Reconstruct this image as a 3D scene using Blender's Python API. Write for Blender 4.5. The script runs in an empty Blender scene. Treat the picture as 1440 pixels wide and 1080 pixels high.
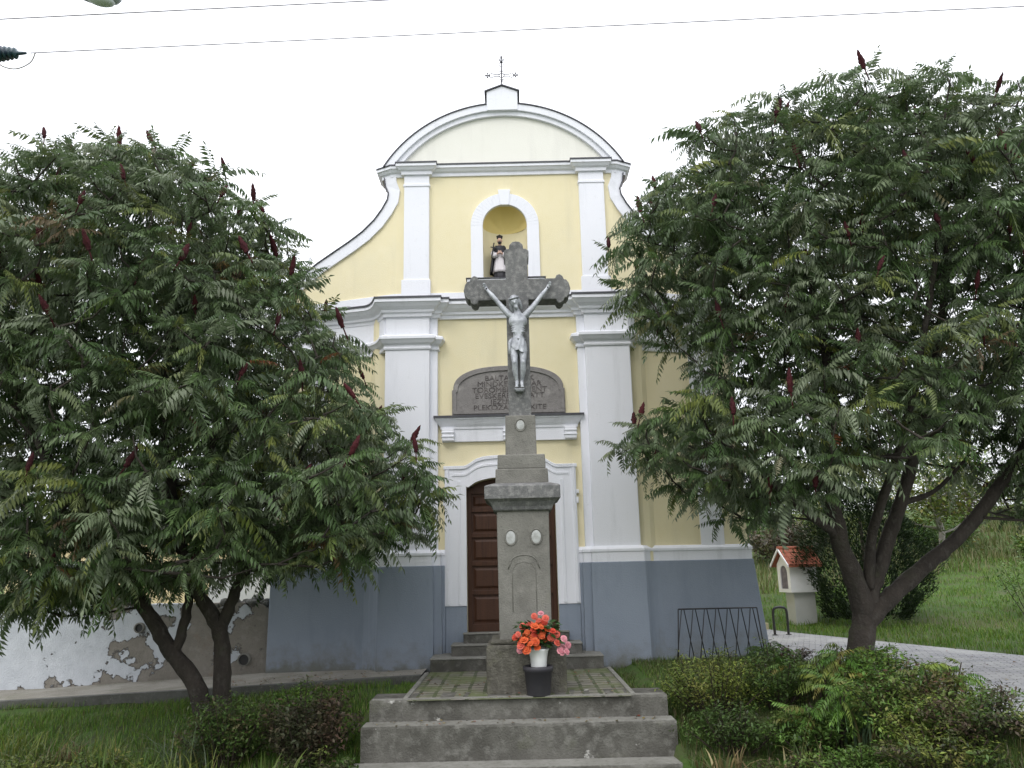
import bpy, bmesh, math, random
import numpy as np
from mathutils import Vector, Matrix, Euler
R = math.radians
SC = bpy.context.scene
COL = SC.collection
random.seed(7)
rng = np.random.default_rng(7)

# ------------------------------------------------------------------ camera
cd = bpy.data.cameras.new('camera')
cam = bpy.data.objects.new('camera', cd); COL.objects.link(cam)
cd.sensor_width = 36; cd.lens = 28.0; cd.clip_end = 2000; cd.clip_start = 0.05
pitch, roll = R(12.9), R(1.3)
fw = Vector((0, math.cos(pitch), math.sin(pitch)))
u0 = Vector((0, -math.sin(pitch), math.cos(pitch))); r0 = Vector((1, 0, 0))
rt = r0*math.cos(roll) - u0*math.sin(roll)
up = r0*math.sin(roll) + u0*math.cos(roll)
m = Matrix((rt, up, -fw)).transposed().to_4x4(); m.translation = Vector((0, 0, 1.5))
cam.matrix_world = m
SC.camera = cam

# ------------------------------------------------------------------ world (overcast daylight) and soft sun
SUN_EL, SUN_AZ = R(48), R(205)          # azimuth clockwise from +Y
w = bpy.data.worlds.new('World'); SC.world = w; w.use_nodes = True
nt = w.node_tree; N = nt.nodes; L = nt.links
bg = N['Background']
sky = N.new('ShaderNodeTexSky'); sky.sky_type = 'NISHITA'; sky.sun_disc = False
sky.sun_elevation = SUN_EL; sky.sun_rotation = SUN_AZ; sky.air_density = 1.0; sky.dust_density = 3.0
tc = N.new('ShaderNodeTexCoord'); sep = N.new('ShaderNodeSeparateXYZ')
L.new(tc.outputs['Generated'], sep.inputs[0])
ramp = N.new('ShaderNodeValToRGB')
ramp.color_ramp.elements[0].position = 0.0; ramp.color_ramp.elements[0].color = (8.2, 8.4, 8.8, 1)
ramp.color_ramp.elements[1].position = 1.0; ramp.color_ramp.elements[1].color = (15.5, 15.8, 16.6, 1)
L.new(sep.outputs['Z'], ramp.inputs[0])
cl = N.new('ShaderNodeTexNoise'); cl.inputs['Scale'].default_value = 2.2; cl.inputs['Detail'].default_value = 5
L.new(tc.outputs['Generated'], cl.inputs['Vector'])
cr = N.new('ShaderNodeMapRange'); cr.inputs[1].default_value = .3; cr.inputs[2].default_value = .7; cr.inputs[3].default_value = .86; cr.inputs[4].default_value = 1.14
L.new(cl.outputs['Fac'], cr.inputs[0])
mul = N.new('ShaderNodeVectorMath'); mul.operation = 'SCALE'
L.new(ramp.outputs[0], mul.inputs[0]); L.new(cr.outputs[0], mul.inputs['Scale'])
mx = N.new('ShaderNodeMix'); mx.data_type = 'RGBA'; mx.inputs['Factor'].default_value = 0.93
L.new(sky.outputs[0], mx.inputs['A']); L.new(mul.outputs[0], mx.inputs['B'])
L.new(mx.outputs['Result'], bg.inputs['Color']); bg.inputs['Strength'].default_value = 0.115
sd = bpy.data.lights.new('sun', 'SUN'); sd.energy = 0.7; sd.angle = R(25); sd.color = (1, .96, .9)
so = bpy.data.objects.new('sun', sd); COL.objects.link(so)
so.rotation_euler = (R(90)-SUN_EL, 0, -SUN_AZ + math.pi)
vs = SC.view_settings; vs.view_transform = 'Standard'; vs.look = 'None'; vs.exposure = 0.38; vs.gamma = 1; vs.use_curve_mapping = False
SC.cycles.use_denoising = True
SC.cycles.max_bounces = 8; SC.cycles.transparent_max_bounces = 8

# ------------------------------------------------------------------ helpers
def tag(o, label=None, cat=None, group=None, kind=None):
    if label: o['label'] = label
    if cat: o['category'] = cat
    if group: o['group'] = group
    if kind: o['kind'] = kind
    return o

def empty(name, loc=(0, 0, 0), rz=0, label=None, cat=None, group=None):
    o = bpy.data.objects.new(name, None); COL.objects.link(o)
    o.location = loc; o.rotation_euler = (0, 0, rz); o.empty_display_size = .1
    return tag(o, label, cat, group)

def link(name, me, mat=None, parent=None, smooth=False):
    o = bpy.data.objects.new(name, me); COL.objects.link(o)
    if mat is not None: me.materials.append(mat)
    if parent is not None: o.parent = parent
    if smooth: me.polygons.foreach_set('use_smooth', [True]*len(me.polygons))
    return o

class MB:
    def __init__(s): s.v = []; s.f = []
    def add(s, vs_, fs):
        b = len(s.v); s.v += [tuple(p) for p in vs_]; s.f += [tuple(i+b for i in f) for f in fs]; return s
    def box(s, x0, x1, y0, y1, z0, z1):
        v = [(x, y, z) for z in (z0, z1) for y in (y0, y1) for x in (x0, x1)]
        return s.add(v, [(0, 2, 3, 1), (4, 5, 7, 6), (0, 1, 5, 4), (2, 6, 7, 3), (0, 4, 6, 2), (1, 3, 7, 5)])
    def taper(s, cx, cy, z0, z1, ax, ay, bx, by):
        v = [(cx+i*ax, cy+j*ay, z0) for i, j in ((-1, -1), (1, -1), (1, 1), (-1, 1))] + [(cx+i*bx, cy+j*by, z1) for i, j in ((-1, -1), (1, -1), (1, 1), (-1, 1))]
        return s.add(v, [(3, 2, 1, 0), (4, 5, 6, 7)]+[(i, (i+1) % 4, (i+1) % 4+4, i+4) for i in range(4)])
    def prism(s, pts, y0, y1):            # outline in x,z extruded in y
        n = len(pts)
        v = [(x, y0, z) for x, z in pts] + [(x, y1, z) for x, z in pts]
        return s.add(v, [tuple(range(n)), tuple(range(2*n-1, n-1, -1))]+[(i, i+n, (i+1) % n+n, (i+1) % n) for i in range(n)])
    def tube(s, pts, rad, n=8, cap=True):
        pts = [Vector(p) for p in pts]
        if not hasattr(rad, '__len__'): rad = [rad]*len(pts)
        b = len(s.v); prev = None
        for i, p in enumerate(pts):
            t = (pts[min(i+1, len(pts)-1)]-pts[max(i-1, 0)]).normalized()
            if prev is None:
                a = Vector((0, 0, 1)) if abs(t.z) < .9 else Vector((1, 0, 0)); a = (a-t*a.dot(t)).normalized()
            else:
                a = (prev-t*prev.dot(t)).normalized()
            prev = a; c = t.cross(a)
            for k in range(n):
                q = 2*math.pi*k/n; s.v.append(tuple(p+(a*math.cos(q)+c*math.sin(q))*rad[i]))
        for i in range(len(pts)-1):
            for k in range(n):
                s.f.append((b+i*n+k, b+i*n+(k+1) % n, b+(i+1)*n+(k+1) % n, b+(i+1)*n+k))
        if cap:
            s.f.append(tuple(b+k for k in range(n-1, -1, -1))); e = b+(len(pts)-1)*n; s.f.append(tuple(e+k for k in range(n)))
        return s
    def lathe(s, prof, c=(0, 0, 0), n=24, sx=1, sy=1, wave=0, nw=0):
        b = len(s.v)
        for r, z in prof:
            for k in range(n):
                q = 2*math.pi*k/n; rr = r*(1+wave*math.sin(nw*q))
                s.v.append((c[0]+rr*math.cos(q)*sx, c[1]+rr*math.sin(q)*sy, c[2]+z))
        for i in range(len(prof)-1):
            for k in range(n):
                s.f.append((b+i*n+k, b+i*n+(k+1) % n, b+(i+1)*n+(k+1) % n, b+(i+1)*n+k))
        s.f.append(tuple(b+k for k in range(n-1, -1, -1))); e = b+(len(prof)-1)*n; s.f.append(tuple(e+k for k in range(n)))
        return s
    def ball(s, c, r, n=12, k=8, rot=None):
        if not hasattr(r, '__len__'): r = (r, r, r)
        b = len(s.v); c = Vector(c)
        for i in range(1, k):
            t = math.pi*i/k
            for j in range(n):
                q = 2*math.pi*j/n
                p = Vector((r[0]*math.sin(t)*math.cos(q), r[1]*math.sin(t)*math.sin(q), r[2]*math.cos(t)))
                if rot is not None: p = rot @ p
                s.v.append(tuple(c+p))
        pt = Vector((0, 0, r[2])); 
        if rot is not None: pt = rot @ pt
        s.v.append(tuple(c+pt)); s.v.append(tuple(c-pt)); T = len(s.v)-2
        for i in range(k-2):
            for j in range(n):
                s.f.append((b+i*n+j, b+(i+1)*n+j, b+(i+1)*n+(j+1) % n, b+i*n+(j+1) % n))
        for j in range(n):
            s.f.append((T, b+j, b+(j+1) % n)); e = b+(k-2)*n; s.f.append((T+1, e+(j+1) % n, e+j))
        return s
    def sweep(s, path, prof, cap=True):   # path: plan polyline left->right (front = right-hand side facing -y); prof: (outward, z)
        n = len(path); nor = []
        for i in range(n-1):
            d = Vector((path[i+1][0]-path[i][0], path[i+1][1]-path[i][1])).normalized(); nor.append(Vector((d.y, -d.x)))
        mit = []
        for i in range(n):
            if i == 0: q = nor[0]
            elif i == n-1: q = nor[-1]
            else:
                q = nor[i-1]+nor[i]; q = q/max(.25, (1+nor[i-1].dot(nor[i])))
            mit.append(q)
        b = len(s.v); m_ = len(prof)
        for i in range(n):
            for o, z in prof:
                s.v.append((path[i][0]+mit[i].x*o, path[i][1]+mit[i].y*o, z))
        for i in range(n-1):
            for j in range(m_-1):
                s.f.append((b+i*m_+j, b+(i+1)*m_+j, b+(i+1)*m_+j+1, b+i*m_+j+1))
        if cap:
            s.f.append(tuple(b+j for j in range(m_))); e = b+(n-1)*m_; s.f.append(tuple(e+j for j in range(m_-1, -1, -1)))
        return s
    def build(s, name, mat=None, parent=None, smooth=False, bevel=0, seg=2):
        me = bpy.data.meshes.new(name); me.from_pydata(s.v, [], s.f); me.validate()
        o = link(name, me, mat, parent, smooth)
        bm = bmesh.new(); bm.from_mesh(me); bmesh.ops.recalc_face_normals(bm, faces=bm.faces); bm.to_mesh(me); bm.free()
        if bevel:
            md = o.modifiers.new('bevel', 'BEVEL'); md.width = bevel; md.segments = seg; md.limit_method = 'ANGLE'; md.angle_limit = R(40)
        return o

def mirror(mb):
    r = MB(); r.v = [(-x, y, z) for x, y, z in mb.v]; r.f = [f[::-1] for f in mb.f]; return r

def remesh(mb, name, mat, parent, vox, it=4, smooth=True):
    me = bpy.data.meshes.new('tmp'); me.from_pydata(mb.v, [], mb.f)
    bm = bmesh.new(); bm.from_mesh(me); bmesh.ops.recalc_face_normals(bm, faces=bm.faces); bm.to_mesh(me); bm.free()
    o = bpy.data.objects.new('tmp', me); COL.objects.link(o)
    a = o.modifiers.new('r', 'REMESH'); a.mode = 'VOXEL'; a.voxel_size = vox
    if it:
        b = o.modifiers.new('s', 'SMOOTH'); b.iterations = it; b.factor = .5
    dg = bpy.context.evaluated_depsgraph_get()
    m2 = bpy.data.meshes.new_from_object(o.evaluated_get(dg)); m2.name = name
    bpy.data.objects.remove(o)
    return link(name, m2, mat, parent, smooth)

def np_mesh(name, V, F, colors=None):     # F: (n,3) or (n,4) arrays or list of both
    me = bpy.data.meshes.new(name)
    Fs = F if isinstance(F, list) else [F]
    me.vertices.add(len(V)); me.vertices.foreach_set('co', np.ascontiguousarray(V, dtype=np.float32).ravel())
    loops = np.concatenate([f.ravel() for f in Fs]).astype(np.int32)
    me.loops.add(len(loops)); me.loops.foreach_set('vertex_index', loops)
    tot = np.concatenate([np.full(len(f), f.shape[1]) for f in Fs]).astype(np.int32)
    st = np.concatenate([[0], np.cumsum(tot)[:-1]]).astype(np.int32)
    me.polygons.add(len(tot)); me.polygons.foreach_set('loop_start', st); me.polygons.foreach_set('loop_total', tot)
    me.update(calc_edges=True)
    if colors is not None:
        a = me.color_attributes.new('col', 'FLOAT_COLOR', 'POINT')
        c = np.ones((len(V), 4), np.float32); c[:, :3] = colors; a.data.foreach_set('color', c.ravel())
    return me

# ------------------------------------------------------------------ materials
def mat(name, col, rough=.8, spots=(), bump=0, bscale=40, metal=0, spec=.3, zdirt=()):
    """spots: (noise scale, lo, hi, colour, strength[, stretch z]) layered over the base"""
    m_ = bpy.data.materials.new(name); m_.use_nodes = True
    n = m_.node_tree.nodes; l = m_.node_tree.links; p = n['Principled BSDF']
    p.inputs['Roughness'].default_value = rough; p.inputs['Metallic'].default_value = metal
    p.inputs['Specular IOR Level'].default_value = spec
    t = n.new('ShaderNodeTexCoord'); geo = n.new('ShaderNodeNewGeometry')
    cur = None
    for k, sp in enumerate(spots):
        sc, lo, hi, c, st = sp[:5]; stretch = sp[5] if len(sp) > 5 else 1
        mp = n.new('ShaderNodeMapping'); mp.inputs['Scale'].default_value = (1, 1, stretch); mp.inputs['Location'].default_value = (k*3.1, k*1.7, k*2.3)
        l.new(geo.outputs['Position'], mp.inputs['Vector'])
        no = n.new('ShaderNodeTexNoise'); no.inputs['Scale'].default_value = sc; no.inputs['Detail'].default_value = 8; no.inputs['Roughness'].default_value = .62
        l.new(mp.outputs[0], no.inputs['Vector'])
        mr = n.new('ShaderNodeMapRange'); mr.inputs[1].default_value = lo; mr.inputs[2].default_value = hi; mr.inputs[3].default_value = 0; mr.inputs[4].default_value = st
        l.new(no.outputs['Fac'], mr.inputs[0])
        mi = n.new('ShaderNodeMix'); mi.data_type = 'RGBA'
        l.new(mr.outputs[0], mi.inputs['Factor'])
        if cur is None: mi.inputs['A'].default_value = (*col, 1)
        else: l.new(cur, mi.inputs['A'])
        mi.inputs['B'].default_value = (*c, 1); cur = mi.outputs['Result']
    for z0_, z1_, c, st in zdirt:             # splash dirt: ragged stains reaching up from z0 towards z1
        se = n.new('ShaderNodeSeparateXYZ'); l.new(geo.outputs['Position'], se.inputs[0])
        no = n.new('ShaderNodeTexNoise'); no.inputs['Scale'].default_value = 4.5; no.inputs['Detail'].default_value = 8; no.inputs['Roughness'].default_value = .65
        l.new(geo.outputs['Position'], no.inputs['Vector'])
        zr_ = n.new('ShaderNodeMapRange'); zr_.inputs[1].default_value = z0_; zr_.inputs[2].default_value = z1_; zr_.inputs[3].default_value = .30; zr_.inputs[4].default_value = -.25; l.new(se.outputs['Z'], zr_.inputs[0])
        ad = n.new('ShaderNodeMath'); l.new(no.outputs['Fac'], ad.inputs[0]); l.new(zr_.outputs[0], ad.inputs[1])
        mr = n.new('ShaderNodeMapRange'); mr.inputs[1].default_value = .45; mr.inputs[2].default_value = .70; mr.inputs[4].default_value = st; l.new(ad.outputs[0], mr.inputs[0])
        mi = n.new('ShaderNodeMix'); mi.data_type = 'RGBA'; l.new(mr.outputs[0], mi.inputs['Factor'])
        if cur is None: mi.inputs['A'].default_value = (*col, 1)
        else: l.new(cur, mi.inputs['A'])
        mi.inputs['B'].default_value = (*c, 1); cur = mi.outputs['Result']
    if cur is None: p.inputs['Base Color'].default_value = (*col, 1)
    else: l.new(cur, p.inputs['Base Color'])
    if bump:
        no = n.new('ShaderNodeTexNoise'); no.inputs['Scale'].default_value = bscale; no.inputs['Detail'].default_value = 6
        l.new(geo.outputs['Position'], no.inputs['Vector'])
        bp = n.new('ShaderNodeBump'); bp.inputs['Strength'].default_value = bump; bp.inputs['Distance'].default_value = .02
        l.new(no.outputs['Fac'], bp.inputs['Height']); l.new(bp.outputs[0], p.inputs['Normal'])
    return m_

def leaf_mat(name, under=(.20, .235, .17), mixu=.6, rough=.42, trans=.3, spec=.45):
    m_ = bpy.data.materials.new(name); m_.use_nodes = True
    n = m_.node_tree.nodes; l = m_.node_tree.links; p = n['Principled BSDF']
    a = n.new('ShaderNodeAttribute'); a.attribute_name = 'col'
    g = n.new('ShaderNodeNewGeometry')
    mu = n.new('ShaderNodeMath'); mu.operation = 'MULTIPLY'; mu.inputs[1].default_value = mixu; l.new(g.outputs['Backfacing'], mu.inputs[0])
    mi = n.new('ShaderNodeMix'); mi.data_type = 'RGBA'; l.new(mu.outputs[0], mi.inputs['Factor']); l.new(a.outputs['Color'], mi.inputs['A']); mi.inputs['B'].default_value = (*under, 1)
    l.new(mi.outputs['Result'], p.inputs['Base Color']); p.inputs['Roughness'].default_value = rough; p.inputs['Specular IOR Level'].default_value = spec
    tr = n.new('ShaderNodeBsdfTranslucent'); l.new(a.outputs['Color'], tr.inputs['Color'])
    ms = n.new('ShaderNodeMixShader'); ms.inputs[0].default_value = trans
    l.new(p.outputs[0], ms.inputs[1]); l.new(tr.outputs[0], ms.inputs[2]); l.new(ms.outputs[0], n['Material Output'].inputs['Surface'])
    return m_

M = {}
M['yellow'] = mat('yellow_plaster', (.80, .72, .48), .9, [(1.3, .35, .7, (.83, .755, .54), .6), (6, .45, .75, (.76, .67, .40), .3), (3, .54, .74, (.66, .60, .42), .45, .12), (.7, .55, .75, (.74, .69, .50), .5)], .3, 70)
M['cream'] = mat('cream_plaster', (.80, .79, .72), .9, [(1.5, .4, .7, (.84, .83, .77), .5), (4, .52, .76, (.66, .65, .60), .4, .15)], .25, 70)
M['white'] = mat('white_plaster', (.82, .83, .88), .88, [(1.1, .4, .7, (.86, .86, .90), .5), (5, .53, .75, (.60, .61, .64), .45, .12), (14, .6, .75, (.66, .66, .68), .4)], .25, 80)
M['blue'] = mat('grey_blue_plinth_paint', (.245, .285, .345), .75, [(1.2, .35, .7, (.28, .32, .38), .8), (4, .5, .72, (.205, .24, .29), .6, .2), (16, .6, .74, (.29, .315, .35), .4)], .3, 60, zdirt=[(-.2, .75, (.20, .205, .20), .55), (-.15, .2, (.14, .14, .115), .75)])
M['flash'] = mat('dark_metal_flashing', (.07, .07, .08), .5, [(9, .4, .7, (.11, .11, .12), .6)], metal=.4)
M['niche'] = mat('ochre_niche_plaster', (.78, .64, .27), .9, [(3, .4, .7, (.72, .57, .21), .5)], .2, 70)
M['door'] = mat('brown_door_wood', (.055, .024, .014), .5, [(3, .35, .7, (.09, .040, .022), .8, .12), (30, .5, .7, (.02, .01, .008), .6, .05)], .2, 60)
M['plaque'] = mat('brown_plaque_stone', (.225, .212, .205), .85, [(5, .4, .7, (.29, .275, .265), .7), (14, .52, .70, (.15, .14, .137), .7), (2.5, .62, .7, (.42, .40, .38), .5)], .3, 50)
M['letters'] = mat('weathered_letter_paint', (.10, .09, .088), .9, [(10, .45, .65, (.21, .19, .18), .8)])
M['tile'] = mat('red_roof_tile', (.30, .095, .06), .8, [(6, .4, .7, (.36, .15, .10), .7), (14, .55, .75, (.2, .07, .05), .5)], .4, 40)
M['stone'] = mat('grey_weathered_stone', (.225, .218, .195), .92, [(2.2, .35, .68, (.13, .125, .112), .8), (7, .5, .72, (.27, .26, .235), .6), (1.2, .55, .75, (.17, .165, .10), .55), (34, .58, .72, (.07, .068, .065), .7)], .5, 55)
M['darkstone'] = mat('dark_cross_stone', (.17, .17, .168), .92, [(3, .35, .68, (.11, .11, .11), .8), (14, .47, .66, (.30, .295, .285), .75), (45, .58, .7, (.06, .06, .06), .7)], .5, 70)
M['pedstone'] = mat('mottled_pedestal_stone', (.12, .113, .095), .95, [(4, .4, .62, (.075, .07, .058), .85), (12, .5, .7, (.20, .19, .16), .7), (2, .55, .75, (.12, .125, .06), .5)], .9, 40)
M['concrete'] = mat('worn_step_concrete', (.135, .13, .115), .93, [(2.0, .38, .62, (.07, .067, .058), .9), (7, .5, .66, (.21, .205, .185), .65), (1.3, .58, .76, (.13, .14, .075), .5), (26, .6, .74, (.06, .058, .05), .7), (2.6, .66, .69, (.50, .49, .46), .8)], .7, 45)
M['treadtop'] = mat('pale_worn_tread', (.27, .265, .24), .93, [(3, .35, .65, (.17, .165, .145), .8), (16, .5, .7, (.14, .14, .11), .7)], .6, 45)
M['strip'] = mat('gravelly_concrete', (.30, .285, .25), .95, [(2, .4, .62, (.20, .185, .15), .8), (1.2, .55, .72, (.11, .14, .06), .6), (60, .5, .7, (.42, .40, .37), .6)], .8, 60)
M['kerb'] = mat('dark_kerb_concrete', (.13, .13, .12), .95, [(3, .4, .65, (.085, .085, .075), .8), (20, .55, .7, (.2, .2, .18), .6)], .6, 50)
M['silver'] = mat('silver_painted_metal', (.52, .54, .57), .55, [(9, .44, .64, (.26, .27, .30), .9), (40, .5, .7, (.42, .43, .45), .6)], .35, 90, metal=.3, spec=.45)
M['silverdark'] = mat('dull_silver_metal', (.33, .34, .36), .5, [(20, .45, .7, (.2, .2, .22), .7)], .3, 60, metal=.5)
M['enamel'] = mat('white_enamel_medallion', (.46, .47, .46), .4, [(18, .42, .66, (.28, .28, .26), .8)], spec=.5)
M['black'] = mat('black_painted_iron', (.018, .018, .02), .45, [(12, .5, .7, (.05, .04, .035), .4)], spec=.5)
M['bark'] = mat('grey_brown_bark', (.062, .052, .044), .95, [(5, .4, .65, (.035, .03, .026), .8, .3), (16, .52, .7, (.10, .092, .08), .6, .4), (2, .56, .74, (.055, .065, .03), .5)], 1.0, 30)
M['twig'] = mat('brown_twig', (.05, .038, .03), .9)
M['fruit'] = mat('dark_red_sumac_fruit', (.045, .009, .014), .85, [(40, .4, .65, (.08, .014, .016), .8), (1.3, .45, .6, (.10, .014, .016), .5), (70, .5, .7, (.03, .006, .01), .7)], 1.0, 120)
M['leaf'] = leaf_mat('sumac_leaf')
M['shrubleaf'] = leaf_mat('shrub_leaf', (.10, .13, .06), .4, .5, .25)
M['grassblade'] = leaf_mat('grass_blade', (.09, .13, .04), .3, .5, .3)
M['needle'] = leaf_mat('evergreen_spray', (.03, .05, .02), .3, .6, .1, .2)

# ------------------------------------------------------------------ terrain
def sm(x, a, b):
    t = np.clip((np.asarray(x, float)-a)/(b-a), 0, 1); return t*t*(3-2*t)
def strip_z(x):                 # concrete strip along the church and the wall
    return np.interp(x, [-20, -8, -3.9, -1.3, 1.3, 2.2], [-.45, -.31, -.12, -.01, 0, 0])
def ground_z(x, y):
    x = np.asarray(x, float); y = np.asarray(y, float)
    lf = -.8+(np.interp(x, [-12, -8, -1.7], [-.63, -.56, -.10])+.8)*sm(y, 8.9, 11.9)
    lf = np.where(y > 12.4, strip_z(x)-.12, lf)
    mid = -1.25+1.13*sm(y, 9.95, 10.3)
    a = -.75+.73*sm(y, 8.4, 11.4); b = -.8+.78*sm(y, 5.0, 8.3); k = sm(x, 2.7, 4.6)
    rg = a*(1-k)+b*k
    z = np.where(x < -1.75, lf, np.where(x < 1.75, mid, rg))
    hill = .13*np.clip((y-19)+.5*(x-8), 0, None)*sm(x, 1, 8)
    hill = 9*(1-np.exp(-hill/9)) + .35*sm(hill, .3, 2)*np.sin(x*.7+1)*np.sin(y*.45)
    far = 5*sm(y, 40, 120)*(1-sm(x, 1, 8))
    return z+hill*sm(y, 15, 20)+far

xs = np.unique(np.concatenate([np.linspace(-160, -14, 24), np.linspace(-14, 14, 113), np.linspace(14, 60, 60), np.linspace(60, 200, 20)]))
ys = np.unique(np.concatenate([np.linspace(-40, 4, 12), np.linspace(4, 15, 90), np.linspace(15, 50, 80), np.linspace(50, 260, 30)]))
GX, GY = np.meshgrid(xs, ys); GZ = ground_z(GX, GY)
GZ = GZ + .02*np.sin(GX*3.1+GY*1.7)*np.sin(GY*2.3-GX)
nx, ny = len(xs), len(ys); idx = np.arange(nx*ny).reshape(ny, nx)
F = np.stack([idx[:-1, :-1], idx[:-1, 1:], idx[1:, 1:], idx[1:, :-1]], -1).reshape(-1, 4)
me = np_mesh('ground', np.stack([GX, GY, GZ], -1).reshape(-1, 3), F)
M['soil'] = mat('grassy_soil', (.045, .085, .015), .95, [(.5, .4, .62, (.06, .115, .018), .8), (3, .48, .66, (.075, .062, .04), .7), (14, .5, .7, (.03, .05, .014), .7), (.16, .5, .66, (.12, .11, .055), .55)], .8, 25)
tag(link('ground', me, M['soil'], smooth=True), 'grassy sloping ground rising into a scrubby hill', kind='structure')

def sheet(name, poly_pairs, mat_, z=.015, nsub=24, ncross=8, zf=None):
    """ribbon between two matching edge polylines laid on the ground"""
    A = np.array([p[0] for p in poly_pairs], float); B = np.array([p[1] for p in poly_pairs], float)
    t = np.linspace(0, len(A)-1, nsub); i = np.arange(len(A))
    a = np.stack([np.interp(t, i, A[:, 0]), np.interp(t, i, A[:, 1])], -1); b = np.stack([np.interp(t, i, B[:, 0]), np.interp(t, i, B[:, 1])], -1)
    s = np.linspace(0, 1, ncross)[None, :, None]
    P = a[:, None]*(1-s)+b[:, None]*s
    Z = (zf or ground_z)(P[..., 0], P[..., 1])+z
    V = np.concatenate([P, Z[..., None]], -1).reshape(-1, 3)
    ix = np.arange(nsub*ncross).reshape(nsub, ncross)
    F_ = np.stack([ix[:-1, :-1], ix[:-1, 1:], ix[1:, 1:], ix[1:, :-1]], -1).reshape(-1, 4)
    o = link(name, np_mesh(name, V, F_), mat_)
    bm = bmesh.new(); bm.from_mesh(o.data); bmesh.ops.recalc_face_normals(bm, faces=bm.faces); bm.to_mesh(o.data); bm.free()
    return tag(o, kind='structure')

def brick_mat(name, c1, c2, mortar, bw, bh, rot=0, dirt=None, msize=.02, offset=.5):
    m_ = bpy.data.materials.new(name); m_.use_nodes = True
    n = m_.node_tree.nodes; l = m_.node_tree.links; p = n['Principled BSDF']; p.inputs['Roughness'].default_value = .85
    g = n.new('ShaderNodeNewGeometry'); mp = n.new('ShaderNodeMapping'); mp.inputs['Rotation'].default_value = (0, 0, rot); l.new(g.outputs['Position'], mp.inputs[0])
    wn = n.new('ShaderNodeTexNoise'); wn.inputs['Scale'].default_value = 3; l.new(g.outputs['Position'], wn.inputs['Vector'])
    wm = n.new('ShaderNodeVectorMath'); wm.operation = 'MULTIPLY_ADD'; wm.inputs[1].default_value = (.04, .04, 0); l.new(wn.outputs['Color'], wm.inputs[0]); l.new(mp.outputs[0], wm.inputs[2])
    b = n.new('ShaderNodeTexBrick'); l.new(wm.outputs[0], b.inputs['Vector'])
    b.inputs['Scale'].default_value = 1; b.inputs['Brick Width'].default_value = bw; b.inputs['Row Height'].default_value = bh; b.inputs['Mortar Size'].default_value = msize*bh*4; b.offset = offset
    b.inputs['Color1'].default_value = (*c1, 1); b.inputs['Color2'].default_value = (*c2, 1); b.inputs['Mortar'].default_value = (*mortar, 1); b.inputs['Bias'].default_value = 0
    cur = b.outputs['Color']
    for sc, lo, hi, c, st in (dirt or []):
        no = n.new('ShaderNodeTexNoise'); no.inputs['Scale'].default_value = sc; no.inputs['Detail'].default_value = 7; l.new(g.outputs['Position'], no.inputs['Vector'])
        mr = n.new('ShaderNodeMapRange'); mr.inputs[1].default_value = lo; mr.inputs[2].default_value = hi; mr.inputs[4].default_value = st; l.new(no.outputs['Fac'], mr.inputs[0])
        mi = n.new('ShaderNodeMix'); mi.data_type = 'RGBA'; l.new(mr.outputs[0], mi.inputs['Factor']); l.new(cur, mi.inputs['A']); mi.inputs['B'].default_value = (*c, 1); cur = mi.outputs['Result']
    l.new(cur, p.inputs['Base Color'])
    bp = n.new('ShaderNodeBump'); bp.inputs['Strength'].default_value = .5; bp.inputs['Distance'].default_value = .01; bp.invert = True; l.new(b.outputs['Fac'], bp.inputs['Height']); l.new(bp.outputs[0], p.inputs['Normal'])
    return m_
M['paver'] = brick_mat('grey_stone_pavers', (.37, .37, .38), (.25, .255, .275), (.12, .12, .115), .20, .10, R(20), [(.9, .45, .66, (.45, .45, .44), .65), (5, .52, .72, (.17, .17, .18), .5)])
M['brickpave'] = brick_mat('mossy_paving_blocks', (.22, .20, .17), (.16, .15, .13), (.05, .06, .03), .20, .20, 0, [(1.6, .40, .60, (.10, .125, .04), .85), (9, .5, .7, (.26, .24, .20), .5)], .03, 0.0)

sheet('path', [((5.0, 3.0), (13.5, 3.0)), ((4.75, 8.0), (9.6, 8.0)), ((4.35, 12.8), (7.75, 12.8)), ((4.25, 15.5), (6.7, 15.5)), ((4.1, 18.0), (5.75, 18.0)), ((3.9, 22.0), (5.0, 22.0)), ((3.9, 27.0), (4.9, 27.0))], M['paver'], .02, 60, 14)
tag(bpy.data.objects['path'], 'grey block paved path leading past the church')
# concrete strip before wall and plinth, with its kerb face
sheet('pavement', [((-16, 12.75), (-16, 14.2)), ((-8, 12.7), (-8, 14.2)), ((-4.0, 12.35), (-4.0, 14.2)), ((-1.42, 12.28), (-1.42, 13.5)), ], M['strip'], 0, 60, 10, lambda x, y: strip_z(x))
kb = MB(); kx = np.linspace(-16, -1.42, 40); ky = np.interp(kx, [-16, -8, -4, -1.42], [12.75, 12.7, 12.35, 12.28])
for i in range(len(kx)-1):
    a0, a1 = (kx[i], ky[i]), (kx[i+1], ky[i+1]); z0, z1 = float(strip_z(kx[i])), float(strip_z(kx[i+1]))
    kb.add([(a0[0], a0[1]-.10, z0-.4), (a1[0], a1[1]-.10, z1-.4), (a1[0], a1[1]-.10, z1+.006), (a0[0], a0[1]-.10, z0+.006), (a1[0], a1[1]+.02, z1+.008), (a0[0], a0[1]+.02, z0+.008)], [(0, 1, 2, 3), (3, 2, 4, 5)])
tag(kb.build('kerb', M['kerb']), kind='structure')
# paved platform round the cross
sheet('paving', [((-1.31, 9.85), (1.31, 9.85)), ((-1.31, 12.6), (1.31, 12.6))], M['brickpave'], 0, 30, 30, lambda x, y: 0*x+.0)
eb = MB(); eb.box(-1.37, -1.31, 9.99, 12.28, -.25, .02); eb.box(1.31, 1.37, 9.99, 12.45, -.25, .02)
tag(eb.build('edging', M['treadtop'], bevel=.008), kind='structure')
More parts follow.
